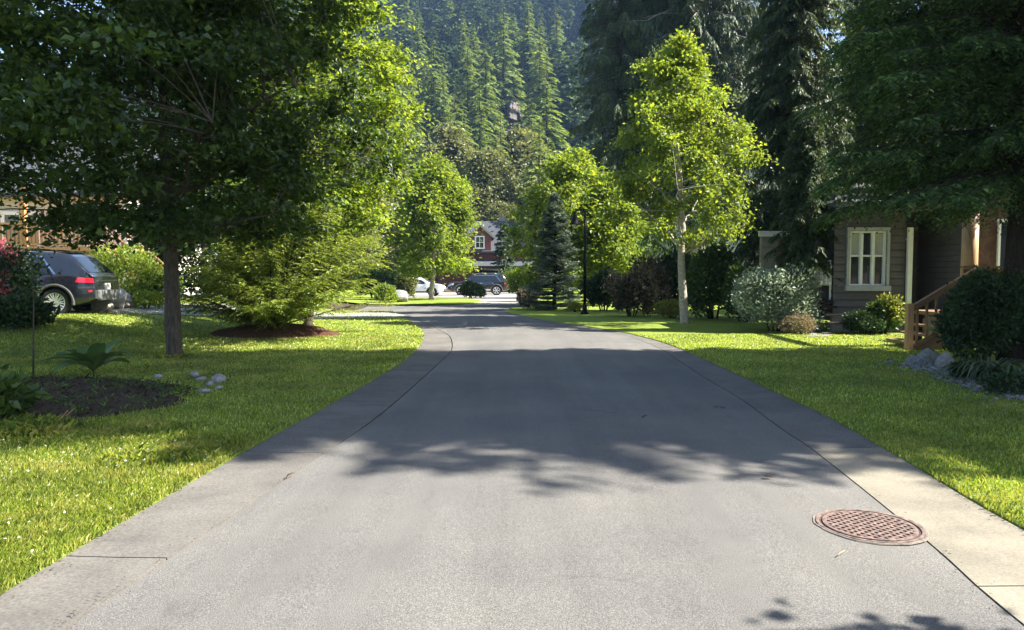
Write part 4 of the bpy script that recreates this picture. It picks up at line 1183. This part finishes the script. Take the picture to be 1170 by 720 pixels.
# the near spruce whose sprays hang over the right of the picture
t = thing('spruce_tree', 'large dark spruce with drooping sprays in front of the brown house', 'tree', at(1160, 420, 13.0))
conifer(('crown', 'trunk'), 22, 19, 3.2, lambda q: 3.45 * (1 - q) ** .75 * (0.85 + .15 * min(1, q * 8)) + .1, dz=.37, per=17, a=.22, droop=.50, upturn=.14, jz=.06, tw_sp=.115, tw_len=(.28, .95), K=14, kl=.14, kw=.05, hang=.2, twig_droop=.5,
        trunk_r=.22, parent=t, mats=('spruce', 'darkbark'), spread=.75, curve=.4)
t.scale = (1.05, .70, 1)
t = thing('spruce_tree', 'dark spruce beyond the porch at the right edge of the picture', 'tree', (12.6, 9.8, 0.02))
conifer(('crown', 'trunk'), 23, 22, 2.0, lambda q: 3.2 * (1 - q) ** .6 + .1, dz=.5, per=9, a=.2, droop=.5, upturn=.15, tw_sp=.2, tw_len=(.3, .9), K=11, kl=.2, kw=.075, hang=.15, twig_droop=.4,
        trunk_r=.26, parent=t, mats=('spruce', 'darkbark'), curve=.2)
dup(t, (15.5, 10.9, .02), 2.1, 'tall dark spruce right of the porch whose shadow falls across the road', None, 1.5)
dup(t, (17.5, 10.0, .02), 1.2, 'unseen tall spruce added far right of the porch to shade the left lawn', None, 1.65)  # out of view, added to close gaps in the left lawn's shade
dup(t, (16.5, 26.2, .02), 5.2, 'dark spruce added behind the brown house roof to shade the hemlock', None, .62, .9)  # added only to keep the sun off the hemlock
r_ = dup(t, (19.0, 13.2, .02), .4, 'unseen slim spruce added right of the porch to shade the big maple', None, 1.7); r_.scale = (1.0, .6, 1.75); r_.rotation_euler = (0, 0, 0)  # out of view, added and squeezed thin so its shade falls on the maple
dup(t, (13.0, 7.6, .02), 4.0, 'dark spruce right of the frame that shades the near lawn', None, .95, 1.3)
# dark hemlock between the pale trunked tree and the house
t = thing('hemlock_tree', 'dark weeping conifer left of the house window with foliage hanging low', 'tree', at(905, 360, 25.3))
conifer(('crown', 'trunk'), 24, 17, 2.3, lambda q: 1.95 * (1 - q) ** .5 + .1, dz=.30, per=9, a=.05, droop=.55, upturn=.05, tw_sp=.15, tw_len=(.4, .9), K=12, kl=.2, kw=.06, hang=.55, twig_droop=.9,
        trunk_r=.24, parent=t, mats=('cedar', 'darkbark'), curve=.3)
t = thing('hemlock_tree', 'young dark conifer at the left corner of the brown house', 'tree', (7.93, 20.3, .02))
conifer(('crown', 'trunk'), 29, 6.0, 1.8, lambda q: .8 * (1 - q) ** .6 + .1, dz=.2, per=9, a=.05, droop=.5, upturn=.05, tw_sp=.1, tw_len=(.25, .6), K=12, kl=.14, kw=.045, hang=.5, twig_droop=.9,
        trunk_r=.07, parent=t, mats=('cedar', 'darkbark'), curve=.3)
t = thing('hemlock_tree', 'second dark conifer close behind the house roof', 'tree', at(985, 360, 41))
conifer(('crown', 'trunk'), 25, 20, 3.0, lambda q: 3.2 * (1 - q) ** .6 + .1, dz=.5, per=8, a=.05, droop=.5, upturn=.05, tw_sp=.25, tw_len=(.4, 1.0), K=11, kl=.26, kw=.08, hang=.4, twig_droop=.7,
        trunk_r=.3, parent=t, mats=('cedar', 'darkbark'), curve=.3)
dup(t, (14.6, 29.2, .02), 1.0, 'dark conifer behind the brown house above the window', None, 1.0)
# tall weeping cedar
t = thing('cedar_tree', 'tallest cedar with ragged hanging fronds and a thick grey trunk on the right', 'tree', at(795, 350, 52))
t.scale = (1.15, .72, 1.12)
conifer(('crown', 'trunk'), 26, 33, 6.5, lambda q: 6.6 * (1 - q) ** .55 * (.75 + .25 * min(1, q * 5)), dz=.52, per=8, a=.0, droop=.45, upturn=.12, tw_sp=.24, tw_len=(.5, 1.6), K=17, kl=.30, kw=.13, hang=.9, twig_droop=1.6,
        trunk_r=.66, parent=t, mats=('cedar', 'greybark'), curve=.5, skip=.12)
t = thing('cedar_tree', 'slimmer cedar with hanging fronds just left of the tallest cedar', 'tree', at(706, 345, 52))
conifer(('crown', 'trunk'), 27, 30, 4.0, lambda q: 4.0 * (1 - q) ** .55 + .1, dz=.6, per=7, a=.0, droop=.5, upturn=.1, tw_sp=.25, tw_len=(.5, 1.4), K=12, kl=.27, kw=.085, hang=.9, twig_droop=1.6,
        trunk_r=.32, parent=t, mats=('cedar', 'darkbark'), curve=.5, skip=.1)

# grey-green trees at the foot of the mountain
BT = [(468, 215, 96, 15), (512, 150, 118, 24), (556, 176, 108, 19), (594, 150, 125, 26), (535, 214, 104, 13), (628, 205, 95, 16), (575, 232, 100, 12), (440, 170, 92, 19), (660, 190, 105, 20), (395, 190, 85, 18), (340, 170, 80, 19), (290, 205, 75, 15), (230, 190, 80, 17), (180, 215, 70, 14)]
protos = []
gq = np.random.default_rng(3)
for k in range(3):
    t = thing('leafy_tree', 'x', 'tree', (0, 0, -300))
    broadleaf(('crown', 'trunk'), 50 + k, 15, 1.6, 4.6, 190, 150, .34, cl=(1.3, .8), trunk_r=.25, parent=t, mats=('greyleaf', 'bark'), inner=.25)
    protos.append([t, False])
blab = ['grey green tree at the mountain foot above the far lawn tree', 'tall grey green tree at the mountain foot left of the red house roof', 'mid green tree at the mountain foot right above the red house',
        'tall grey tree at the mountain foot below the rock outcrop', 'low round tree just behind the red house', 'grey green tree behind the yellow green tree by the lamp', 'small round tree at the right of the red house roof',
        'tree at the mountain foot left of the far lawn tree', 'tree at the mountain foot behind the cedars', 'tree behind the sunlit yellow green maple', 'tree seen through the right half of the big maple', 'low tree seen through the big maple beside its trunk',
        'tree seen through the big maple left of its trunk', 'low tree behind the pale house deck stairs']
for i, (px, py, d, H_) in enumerate(BT):
    p = P(px, py, d); h = p[2] - float(mz(p[0], d)) if d > 100 else p[2] + .3
    base = p[2] - max(h, 6)
    k = i % 3; t, used = protos[k]; s = max(h, 6) / 15
    if not used: t.location = (p[0], d, base); t.scale = (s, s, s); t['label'] = blab[i]; t['group'] = 'trees at the foot of the mountain'; protos[k][1] = True
    else: dup(t, (p[0], d, base), gq.uniform(0, 6), blab[i], 'trees at the foot of the mountain', s)
# dark firs behind the red house and beside it
t = thing('fir_tree', 'dark fir directly behind the red house roof', 'tree', at(548, 340, 106))
conifer(('crown', 'trunk'), 61, 17, .6, lambda q: 3.6 * (1 - q) ** .8 + .1, dz=.8, per=8, a=0, droop=.35, upturn=.05, tw_sp=.6, tw_len=(.5, 1.4), K=8, kl=.6, kw=.22, hang=.3, parent=t, mats=('spruce', 'darkbark'), trunk_r=.25)
t = thing('fir_tree', 'young dark fir at the right of the red house dormer', 'tree', at(576, 338, 76))
conifer(('crown', 'trunk'), 62, 7.0, .3, lambda q: 1.6 * (1 - q) ** .8 + .1, dz=.5, per=8, a=0, droop=.3, upturn=.05, tw_sp=.35, tw_len=(.3, .8), K=8, kl=.35, kw=.13, hang=.2, parent=t, mats=('darkleaf', 'darkbark'), trunk_r=.12)
t = thing('leafy_tree', 'bushy tree behind the maple trunk left of the cedar shrub', 'tree', at(235, 345, 33))
broadleaf(('crown', 'trunk'), 64, 6.5, .3, 2.3, 120, 150, .18, cl=(.8, .5), trunk_r=.12, parent=t, mats=('darkleaf', 'bark'), inner=.2)
t = thing('leafy_tree', 'broad mid green tree far behind the driveway on the left', 'tree', at(320, 345, 42))
broadleaf(('crown', 'trunk'), 65, 10, .8, 3.6, 150, 160, .22, cl=(1.0, .6), trunk_r=.18, parent=t, mats=('limeleaf', 'bark'), inner=.2)
t = thing('small_tree', 'tree off to the right whose top throws a shadow on the near road', 'tree', (6.2, 2.45, 0.02))
broadleaf(('crown', 'trunk'), 66, 5.0, 3.3, .9, 40, 110, .10, cl=(.4, .25), trunk_r=.07, parent=t, mats=('midleaf', 'bark'), inner=.2)

# ------------------------------------------------------------------ shrubs
# arching golden cedar on its mulch mound
c0 = at(312, 384)
mb, MV = mound('mulch_mound', M['mulch'], c0[0], c0[1], 1.6, 1.05, .30, 2)
gm = np.random.default_rng(8)
mbo = mb; n = 500; a = gm.uniform(0, 6.28, n); q = np.sqrt(gm.random(n)) * 1.02
pp = np.stack([c0[0] + 1.6 * q * np.cos(a), c0[1] + 1.05 * q * np.sin(a), gz(c0[0], c0[1]) + .03 + .30 * np.maximum(0, 1 - q ** 2) ** .8], -1)
kites(mbo, pp, gm.normal(0, 1, (n, 3)) * (1, 1, .2), np.array((0, 0, 1.)) + gm.normal(0, .3, (n, 3)), gm.uniform(.04, .11, n), .022)
tag(mbo.build('mulch_mound', M['mulch']), 'raised mound of brown bark mulch under the golden cedar shrub', 'mulch bed')
t = thing('cedar_shrub', 'wide feathery golden green cedar shrub growing from the mulch mound', 'shrub', (c0[0], c0[1], c0[2] + .22))
g = np.random.default_rng(31); wd, fo = MB(), MB(); B_, D_, L_2, La_ = [], [], [], []
for i in range(170):
    az = g.uniform(0, 6.283); el = g.uniform(.17, 1.35); ln = g.uniform(2.0, 2.95) * (1.0 if el > .5 else 1.0); ln *= 1 + .17 * math.cos(az); lean_ = math.cos(el) * ln * 1.02; hh = math.sin(el) * ln * 1.05 + .12
    o = np.array((math.cos(az), math.sin(az), 0)); s = np.linspace(0, 1, 9)
    pts = o[None] * (s ** .9 * lean_)[:, None]; pts[:, 2] = hh * (1.55 * s - .55 * s ** 2.5) * .95; pts[:, :2] += o[None, :2] * .06
    wd.tube(pts, np.linspace(.022, .004, 9), 5, cap=False)
    m = 30; q = np.linspace(.16, 1, m); b = np.stack([np.interp(q, s, pts[:, c]) for c in range(3)], -1)
    lt = np.array((-o[1], o[0], 0)); sd_ = np.where(np.arange(m) % 2, 1., -1.)[:, None]
    d = o[None] * g.uniform(.5, 1.0, (m, 1)) + lt[None] * sd_ * g.uniform(.4, 1.0, (m, 1)); d[:, 2] += g.uniform(-.35, .35, m)
    d = unit(d); B_.append(b); D_.append(d); L_2.append(g.uniform(.22, .5, m)); La_.append(unit(np.cross(d, (0, 0, 1.))))
twig_foliage(fo, np.concatenate(B_), np.concatenate(D_), np.concatenate(L_2), 13, np.concatenate(La_), g, .12, .045, .6, .12, curve=.25)
fo.build('foliage', M['cedarspray'], t); wd.build('stem', M['bark'], t, True)

SH = [
 # name, label, cat, px, py(base) or depth, rx, ry, h, n, leaf, mat, second
 ('rhododendron', 'red flowering rhododendron in front of the parked suv at the left edge', 'shrub', 4, None, 17.1, .95, .75, 1.75, 3000, .11, 'darkleaf', (9000, 'bloom', 'blossom', .085, .35)),
 ('leafy_bush', 'low dark bush with grassy leaves at the foot of the rhododendron', 'shrub', 18, None, 16.0, .72, .6, .62, 2600, .13, 'darkleaf', None),
 ('silver_shrub', 'large rounded silvery willow shrub left of the house walk', 'shrub', 888, None, 20.2, 1.5, 1.2, 1.85, 16000, .085, 'silver', None),
 ('heather', 'low pale pink heather at the right foot of the silvery shrub', 'shrub', 912, None, 19.3, .62, .45, .55, 3200, .055, 'pinkheath', None),
 ('leafy_bush', 'dark green bush under the house window', 'shrub', 990, None, 19.2, .72, .5, .62, 5000, .07, 'darkleaf', None),
 ('variegated_shrub', 'yellow variegated shrub between the window and the white downspout', 'shrub', 1010, None, 19.3, .50, .4, 1.0, 1800, .10, 'midleaf', (900, 'yellowleaf', 'new_growth', .10, .35)),
 ('dark_bush', 'tall dark green bush covering the porch steps on the right', 'shrub', 1122, None, 12.7, .76, .75, 1.74, 22000, .065, 'darkleaf', None),
 ('dark_bush', 'dark bush at the far right edge before the porch railing', 'shrub', 1215, None, 12.8, 1.0, .7, 1.3, 9000, .07, 'darkleaf', None),
 ('leafy_shrub', 'tall dark broad leaved shrub right of the whitish trunk', 'shrub', 815, None, 25.5, 1.15, 1.0, 2.9, 6500, .15, 'midleaf', None),
 ('leafy_shrub', 'dark shrub between the silvery shrub and the hanging conifer', 'shrub', 850, None, 24.0, .9, .8, 1.9, 4200, .13, 'midleaf', None),
 ('red_shrub', 'reddish leaved shrub right of the lamp post', 'shrub', 722, None, 27.0, 1.05, .8, 1.75, 4200, .12, 'redleaf', (700, 'pinkheath', 'new_growth', .13, .35)),
 ('red_shrub', 'taller purple leaved shrub behind the reddish shrub', 'shrub', 742, None, 29.5, 1.0, .8, 2.5, 3500, .13, 'redleaf', None),
 ('yellow_shrub', 'low yellow green shrub at the left of the whitish trunk', 'shrub', 768, None, 26.0, .62, .5, .72, 2400, .09, 'yellowleaf', None),
 ('leafy_shrub', 'dark shrub behind the whitish trunk under the tall cedar', 'shrub', 770, None, 30.0, 1.2, .8, 2.7, 4600, .15, 'darkleaf', None),
 ('leafy_shrub', 'dark shrub in the shade left of the purple shrub', 'shrub', 690, None, 31.0, 1.1, .8, 1.7, 3600, .15, 'darkleaf', None),
 ('leafy_shrub', 'green shrub deep in the shade under the tall cedar', 'shrub', 722, None, 38.5, 1.6, .9, 3.3, 4800, .17, 'midleaf', None),
 ('reddish_bush', 'low reddish bush at the left foot of the blue spruce', 'shrub', 603, None, 34.0, .55, .5, .95, 1500, .11, 'redleaf', None),
 ('yellow_shrub', 'tiny pale green shrub at the right foot of the blue spruce', 'shrub', 657, None, 30.0, .36, .3, .45, 700, .08, 'yellowleaf', None),
 ('hedge_shrub', 'rounded bright green shrub right of the black suv', 'shrub', 597, None, 56.0, 1.45, 1.2, 2.5, 3600, .2, 'limeleaf', None),
 ('hedge_shrub', 'dark green shrub behind the tail of the black suv', 'shrub', 583, None, 70.0, 1.6, 1.2, 2.4, 2800, .22, 'midleaf', None),
 ('dark_bush', 'low dark bush standing in front of the black suv', 'shrub', 541, None, 50.0, 1.02, .8, 1.1, 3000, .14, 'darkleaf', None),
 ('round_bush', 'small yellowish bush beside the dark boulder down the street', 'shrub', 441, None, 40.0, .7, .6, 1.1, 1600, .13, 'limeleaf', None),
 ('leafy_shrub', 'brownish shrub behind the far dark boulder', 'shrub', 463, None, 49.0, .8, .7, 2.0, 2600, .16, 'greyleaf', None),
 ('leafy_shrub', 'green shrub left of the white hatchback', 'shrub', 428, None, 52.0, 1.6, .9, 2.2, 2800, .2, 'midleaf', None),
 ('bank_shrub', 'light green shrub covering the bank below the cedar stairs', 'shrub', 138, None, 24.5, 1.9, 1.0, 2.05, 6500, .11, 'limeleaf', None),
 ('leafy_shrub', 'dark shrub left of the maple trunk behind the boulders', 'shrub', 188, None, 25.0, .8, .7, 1.25, 3200, .10, 'darkleaf', None),
 ('leafy_shrub', 'pale weedy plant right of the boulders by the driveway', 'shrub', 168, None, 22.3, .6, .5, .6, 1200, .08, 'limeleaf', None),
 ('leafy_shrub', 'dark green shrub on the left behind the driveway', 'shrub', 270, None, 29.0, 1.4, .9, 1.9, 3600, .14, 'midleaf', None),
]
for i, (nm, lab, cat, px, py, d, rx, ry, h, n, lf, mt, sec) in enumerate(SH):
    shrub(nm, lab, cat, at(px, 340, d), rx, ry, h, n, lf, mt, seed=100 + i, second=sec, wr=.5 if mt in ('silver', 'pinkheath') else .6)

# ------------------------------------------------------------------ small plants, beds, rocks
g = np.random.default_rng(12)
def broad_plant(name, label, cat, loc, n, L, W, mat, seed, up=(.5, 1.2), stalk=.1):
    g = np.random.default_rng(seed); t = thing(name, label, cat, loc); mb = MB(); st = MB()
    for i in range(n):
        az = i * 2.4 + g.normal(0, .25); el = g.uniform(*up); l_ = L * g.uniform(.7, 1.15); w_ = W * g.uniform(.8, 1.2)
        o = np.array((math.cos(az), math.sin(az), 0)); lt = np.array((-o[1], o[0], 0)); s = np.linspace(0, 1, 9)
        r = l_ * s * math.cos(el) * (1 + .25 * s); z = stalk + l_ * (math.sin(el) * s - .55 * s ** 2.2 * math.cos(el) ** .5)
        c = o * r[:, None] + np.array((0, 0, 1)) * np.maximum(z, .03)[:, None] + o * .02
        wv = w_ * np.sin(np.pi * np.clip(s * .93 + .05, 0, 1)) ** .7 * .5
        V = np.stack([c - lt * wv[:, None] + np.array((0, 0, 1)) * (wv * .35)[:, None], c - lt * (wv * .5)[:, None] + np.array((0, 0, 1)) * (wv * .1)[:, None], c, c + lt * (wv * .5)[:, None] + np.array((0, 0, 1)) * (wv * .1)[:, None], c + lt * wv[:, None] + np.array((0, 0, 1)) * (wv * .35)[:, None]], 1)
        mb.grid(V); st.tube([(0, 0, -.02), c[0] * .5 + np.array((0, 0, .02)), c[1]], .008, 5)
    mb.build('leaf_rosette', M[mat], t, True); st.build('stem', M['midleaf'], t)
    return t
bx, by = -6.2, 9.1
# soil bed
mb, MV = mound('garden_bed', M['soil'], bx, by, 2.15, 1.7, .15, 6, 60, 22)
gm = np.random.default_rng(18); n = 1500; a = gm.uniform(0, 6.28, n); q = np.sqrt(gm.random(n)) * 1.0
pp = np.stack([bx + 2.15 * q * np.cos(a), by + 1.7 * q * np.sin(a), .05 + .15 * np.maximum(0, 1 - q ** 2) ** .8], -1)
kites(mb, pp, gm.normal(0, 1, (n, 3)) * (1, 1, .5), np.array((0, 0, 1.)) + gm.normal(0, .5, (n, 3)), gm.uniform(.04, .13, n), .03)
tag(mb.build('garden_bed', M['soil']), 'dark soil garden bed with scattered weeds on the left lawn', 'garden bed')
n = 260; a = gm.uniform(0, 6.28, n); q = gm.random(n) ** .4 * 1.05; mb = MB()
pp = np.stack([bx + 2.1 * q * np.cos(a), by + 1.65 * q * np.sin(a), .05 + .15 * np.maximum(0, 1 - q ** 2) ** .8], -1)
pp = np.repeat(pp, 5, 0) + gm.normal(0, .035, (n * 5, 3)) * (1, 1, .2)
kites(mb, pp, gm.normal(0, .7, (n * 5, 3)) * (1, 1, 0) + np.array((0, 0, .8)), gm.normal(0, 1, (n * 5, 3)), gm.uniform(.04, .10, n * 5), .022)
tag(mb.build('weeds', M['midleaf']), 'low green weeds sprouting across the dark garden bed', 'weeds', kind='stuff')
broad_plant('broad_leaved_plant', 'broad leaved rosette plant at the back of the dark garden bed', 'plant', (G(107, 432)[0], G(107, 432)[1], .07), 13, .70, .29, 'hosta', 4, (.45, 1.25), .06)
shrub('leafy_plant', 'bright green leafy plant at the left edge beside the garden bed', 'plant', (-5.55, 7.75, .02), .52, .45, .55, 620, .15, 'midleaf', 201, wr=.65)
shrub('leafy_plant', 'small green plant at the left edge behind the garden bed', 'plant', (-7.9, 10.6, .02), .6, .45, .5, 500, .16, 'midleaf', 202, wr=.65)
# staked sapling
t = thing('sapling', 'thin young sapling with a few leaves at the back of the garden bed', 'tree', (G(37, 432)[0], 11.3, .02))
st = MB().tube([(0, 0, -.05), (.02, 0, .5), (.05, 0, 1.15), (.02, .02, 1.9)], (.014, .012, .009, .004), 6); lf = MB(); g3 = np.random.default_rng(5)
for i in range(11):
    z = 1.2 + i * .06; az = g3.uniform(0, 6.28); e = np.array((math.cos(az) * g3.uniform(.12, .35), math.sin(az) * .25, z + .08)); st.tube([(.04, 0, z), e], .005, 4)
    n = 8; kites(lf, e + g3.normal(0, .08, (n, 3)), g3.normal(0, 1, (n, 3)) + np.array((0, 0, -.4)), g3.normal(0, 1, (n, 3)) + np.array((0, 0, 1.)), g3.uniform(.06, .11, n), .05)
st.build('stem', M['bark'], t, True); lf.build('foliage', M['darkleaf'], t)
# pale stones at the end of the bed
for k, (px, py, r, lab) in enumerate([(250, 437, .085, 'largest rounded grey stone at the right end of the garden bed'), (240, 441, .055, 'small pale stone left of the largest stone by the garden bed'), (231, 436, .05, 'grey stone at the garden bed behind the small pale stones'),
                                       (233, 449, .05, 'flat pale stone nearest the road at the garden bed'), (250, 445, .04, 'small stone in front of the largest stone by the garden bed'), (180, 433, .06, 'half buried flat stone at the back of the garden bed'), (223, 431, .06, 'bluish stone at the back right corner of the garden bed')]):
    q = G(px, py, .03); r *= 1.45; mb = rock_bm(MB(), (0, 0, 0), r, np.random.default_rng(60 + k), 2, (1.15, .9, .65))
    o = mb.build('stone', M['pebble'], None, True); o.location = (q[0], q[1], .03 + r * .35); tag(o, lab, 'stone', 'stones by the garden bed')
# dry twigs
t = MB()
for (a_, b_, h_) in ((50, 483, .05), (62, 487, .16), (70, 480, .12)):
    q = G(a_, b_, .03); t.tube([(q[0], q[1], .03), (q[0] + .12, q[1] + .05, .03 + h_)], (.006, .003), 5)
tag(t.build('dry_twig', M['logwood']), 'few dry straw coloured twigs sticking up at the front of the garden bed', 'twig')
# boulders by the driveway
for k, (px, d, r, sq, lab) in enumerate([(128, 21.6, .52, (.9, .8, 1.05), 'upright grey boulder right behind the tail of the parked suv'), (118, 20.4, .36, (1.2, .8, .6), 'low grey boulder under the bumper of the parked suv'), (142, 22.2, .4, (1, .8, .8), 'mossy boulder right of the upright boulder'),
                                      (455, 41, .62, (1.5, 1, .75), 'dark boulder on the lawn edge down the street')]):
    q = at(px, 340, d); o = rock_bm(MB(), (0, 0, 0), r, np.random.default_rng(80 + k), 3, sq).build('boulder', M['rock'] if k < 3 else M['pebble'])
    o.location = (q[0], d, q[2] + r * sq[2] * .6); tag(o, lab, 'boulder')
for k, (px, d, r) in enumerate([(172, 29, .42), (186, 30, .36), (160, 28.5, .34)]):
    q = at(px, 340, d); o = rock_bm(MB(), (0, 0, 0), r, np.random.default_rng(90 + k), 2, (1.2, 1, .9)).build('boulder', M['rock']); o.location = (q[0], d, q[2] + r * .45)
    tag(o, ['pale boulder below the wooden planter', 'pale boulder at the right of the wooden planter', 'pale boulder at the left of the wooden planter'][k], 'boulder')
t = thing('wooden_planter', 'orange wooden planter box beyond the boulders left of the maple trunk', 'planter', (P(178, 300, 31)[0], 31, .52))
mb = MB()
for i in range(5): mb.box((0, -.3, .5 + .18 * i), (1.5, .05, .165)).box((0, .3, .5 + .18 * i), (1.5, .05, .165)).box((-.73, 0, .5 + .18 * i), (.05, .55, .165)).box((.73, 0, .5 + .18 * i), (.05, .55, .165))
mb.build('boards', M['orangewood'], t)
for x in (-.78, .78): MB().box((x, -.35, .75), (.09, .09, 1.5)).build('post', M['orangewood'], t)
MB().box((0, 0, 1.2), (1.38, .5, .06)).build('soil_fill', M['soil'], t)
# stone edging along the driveway on the left (pale row)
g4 = np.random.default_rng(44); mb = MB()
# pebble bed below the porch
mb = MB(); g5 = np.random.default_rng(55)
pc = catmull([G(1032, 417), G(1075, 428), G(1110, 440), G(1150, 452), G(1190, 462)], 60); 
for k in range(800):
    c = pc[g5.integers(len(pc))] + np.array((g5.normal(.1, .22), g5.normal(.05, .22), 0)); r = g5.uniform(.018, .05)
    rock_bm(mb, (c[0], c[1], .03 + r * .3), r, g5, 1, (1.1, .9, .6))
tag(mb.build('pebbles', M['pebble'], None, True), 'blue grey pebbles spread below the porch and the dark bush', 'pebbles', kind='stuff')
for k, (px, py, r, lab) in enumerate([(1066, 418, .20, 'upright blue grey rock beside the porch steps'), (1086, 424, .17, 'grey rock at the front foot of the dark bush'), (1050, 418, .12, 'small rock nearest the porch newel post')]):
    q = G(px, py); o = rock_bm(MB(), (0, 0, 0), r, np.random.default_rng(70 + k), 3, (1, .8, 1)).build('rock', M['pebble']); o.location = (q[0], q[1] + .15, r * .6); tag(o, lab, 'rock')
def strap_plant(name, label, loc, n, L, W, mat, seed):
    g = np.random.default_rng(seed); mb = MB(); t = thing(name, label, 'plant', loc)
    for i in range(n):
        az = g.uniform(0, 6.283); l_ = L * g.uniform(.6, 1.2); hgt = l_ * g.uniform(.45, .8); o = np.array((math.cos(az), math.sin(az), 0)); lt = np.array((-o[1], o[0], 0)); s = np.linspace(0, 1, 7)
        c = o * (l_ * s)[:, None] * .8; c[:, 2] = np.maximum(.02, hgt * (2.2 * s - 2.0 * s ** 2)); c += o * .03
        wv = W * np.sin(np.pi * np.clip(s * .9 + .07, 0, 1)) ** .6 * .5
        mb.grid(np.stack([c - lt * wv[:, None] + np.array((0, 0, .3)) * wv[:, None, None][:, 0], c, c + lt * wv[:, None] + np.array((0, 0, .3)) * wv[:, None, None][:, 0]], 1))
    mb.build('leaf_rosette', M[mat], t, True); MB().tube([(0, 0, -.05), (0, 0, .06)], .05, 8).build('crown', M['midleaf'], t)
    return t
M['strap'] = leaf('strap_leaf', [(0, (.03, .055, .02)), (.7, (.06, .09, .035)), (1, (.16, .17, .09))], tf=.2)
strap_plant('daylily_plant', 'arching strap leaved plant on the pebbles at the right edge', (G(1128, 440)[0], 10.6, .03), 90, .75, .03, 'strap', 1)
strap_plant('daylily_plant', 'second arching strap leaved plant further right by the frame edge', (G(1165, 446)[0], 10.2, .03), 90, .7, .03, 'strap', 2)
shrub('ground_plant', 'low dark leafy plant in front of the strap leaved plants', 'plant', (G(1165, 458)[0] + .1, 9.55, .02), .42, .3, .32, 900, .06, 'darkleaf', 205)
shrub('ground_plant', 'low dark leafy plant between the rocks and the strap leaved plant', 'plant', (G(1092, 432)[0], 11.0, .02), .32, .25, .28, 700, .06, 'darkleaf', 206)

# ------------------------------------------------------------------ street lamp and manhole cover
q = G(668, 360)
t = thing('street_lamp', 'black street lamp with a bell shade on the right lawn', 'street lamp', (q[0], q[1], .03))
MB().tube([(0, 0, 0), (0, 0, .06), (0, 0, .1), (0, 0, .35), (0, 0, .4)], (.16, .16, .10, .085, .06), 14).build('base', M['black'], t, True)
MB().tube([(0, 0, .35), (0, 0, 3.85)], (.058, .048), 12).build('pole', M['black'], t, True)
MB().tube([(0, 0, 3.80), (-.04, 0, 3.93), (-.14, 0, 3.98), (-.30, 0, 3.96), (-.38, 0, 3.86), (-.39, 0, 3.78)], .03, 8).build('arm', M['black'], t, True)
sh = MB().tube([(-.39, 0, 3.80), (-.39, 0, 3.72), (-.39, 0, 3.62), (-.39, 0, 3.50), (-.39, 0, 3.42), (-.39, 0, 3.40)], (.05, .07, .12, .16, .21, .215), 16).build('lamp_shade', M['black'], t, True)
MB().tube([(-.39, 0, 3.395), (-.39, 0, 3.33)], (.14, .09), 12).build('lens', M['headlamp'], t, True)

q = G(993, 603)
mr = .315
t = thing('manhole_cover', 'round rusty slotted manhole cover set in the road beside the pale gutter', 'manhole cover', (q[0], q[1], .016))
mb = MB(); th = np.linspace(0, 2 * np.pi, 49)
V = np.array([[(r * math.cos(a), r * math.sin(a), z) for a in th] for r, z in ((mr, -.012), (mr - .003, .003), (mr - .022, .003), (mr - .025, -.008))]); mb.grid(V[::-1]); mb.build('frame', M['rust'], t)
MB().add(np.concatenate([[(0, 0, -.004)], V[2][:, :] * (1, 1, 0) + (0, 0, -.004)]), [(0, i + 1, i + 2) for i in range(48)]).build('recess', M['rustdark'], t)
mb = MB(); R0 = mr - .052
V = np.array([[(r * math.cos(a), r * math.sin(a), z) for a in th] for r, z in ((R0 + .012, -.003), (R0 + .01, .004), (R0 - .012, .004), (R0 - .014, -.003))]); mb.grid(V[::-1])
V2 = np.array([[(r * (1 + .012 * math.sin(a * 5) + .01 * math.sin(a * 13)) * math.cos(a), r * (1 + .012 * math.sin(a * 5) + .01 * math.sin(a * 13)) * math.sin(a), z) for a in th] for r, z in ((mr + .018, -.006), (mr + .012, .0012), (mr + .001, .0012))])
MB().grid(V2[::-1]).build('asphalt_collar', plain('sandy_joint', (.125, .108, .085), .95, var=.3, scale=30), t)
stp = .042
for k in range(-7, 8):
    c = k * stp; h_ = math.sqrt(max(0, R0 ** 2 - c ** 2))
    if h_ > .04:
        mb.box((c, 0, .0015), (.0165, 2 * h_, .006), rz=0.0)
        mb.box((0, c, .0008), (2 * h_, .0165, .0065), rz=0.0)
o = mb.build('cover_grid', M['rust'], t); o.rotation_euler = (0, 0, .6)
# soil-stained ring of patched asphalt round the frame
# little debris on the road
g6 = np.random.default_rng(66); mbs = []
for k, (px, py, lab) in enumerate([(331, 544, 'dry leaf lying on the gutter seam on the left'), (962, 636, 'pale twig lying on the road below the manhole cover'), (822, 466, 'small dark leaf on the shaded road at the right'), (734, 477, 'dark leaf in the middle of the shaded road'), (878, 548, 'tiny brown leaf on the sunlit road left of the manhole cover')]):
    q = G(px, py, .012); mb = MB(); n = 3 if k != 1 else 1
    if k == 1: mb.tube([(-.03, -.02, .004), (.0, .01, .008), (.035, .045, .004)], .0025, 5)
    else: kites(mb, g6.normal(0, .012, (n, 3)) * (1, 1, 0) + (0, 0, .006), g6.normal(0, 1, (n, 3)) * (1, 1, .1), np.tile((0, 0, 1.), (n, 1)), g6.uniform(.04, .07, n), .03)
    o = mb.build('twig' if k == 1 else 'fallen_leaf', M['logwood'] if k == 1 else M['mulch']); o.location = (q[0], q[1], .026 if abs(q[0]) < 2 else .016); tag(o, lab, 'twig' if k == 1 else 'leaf')
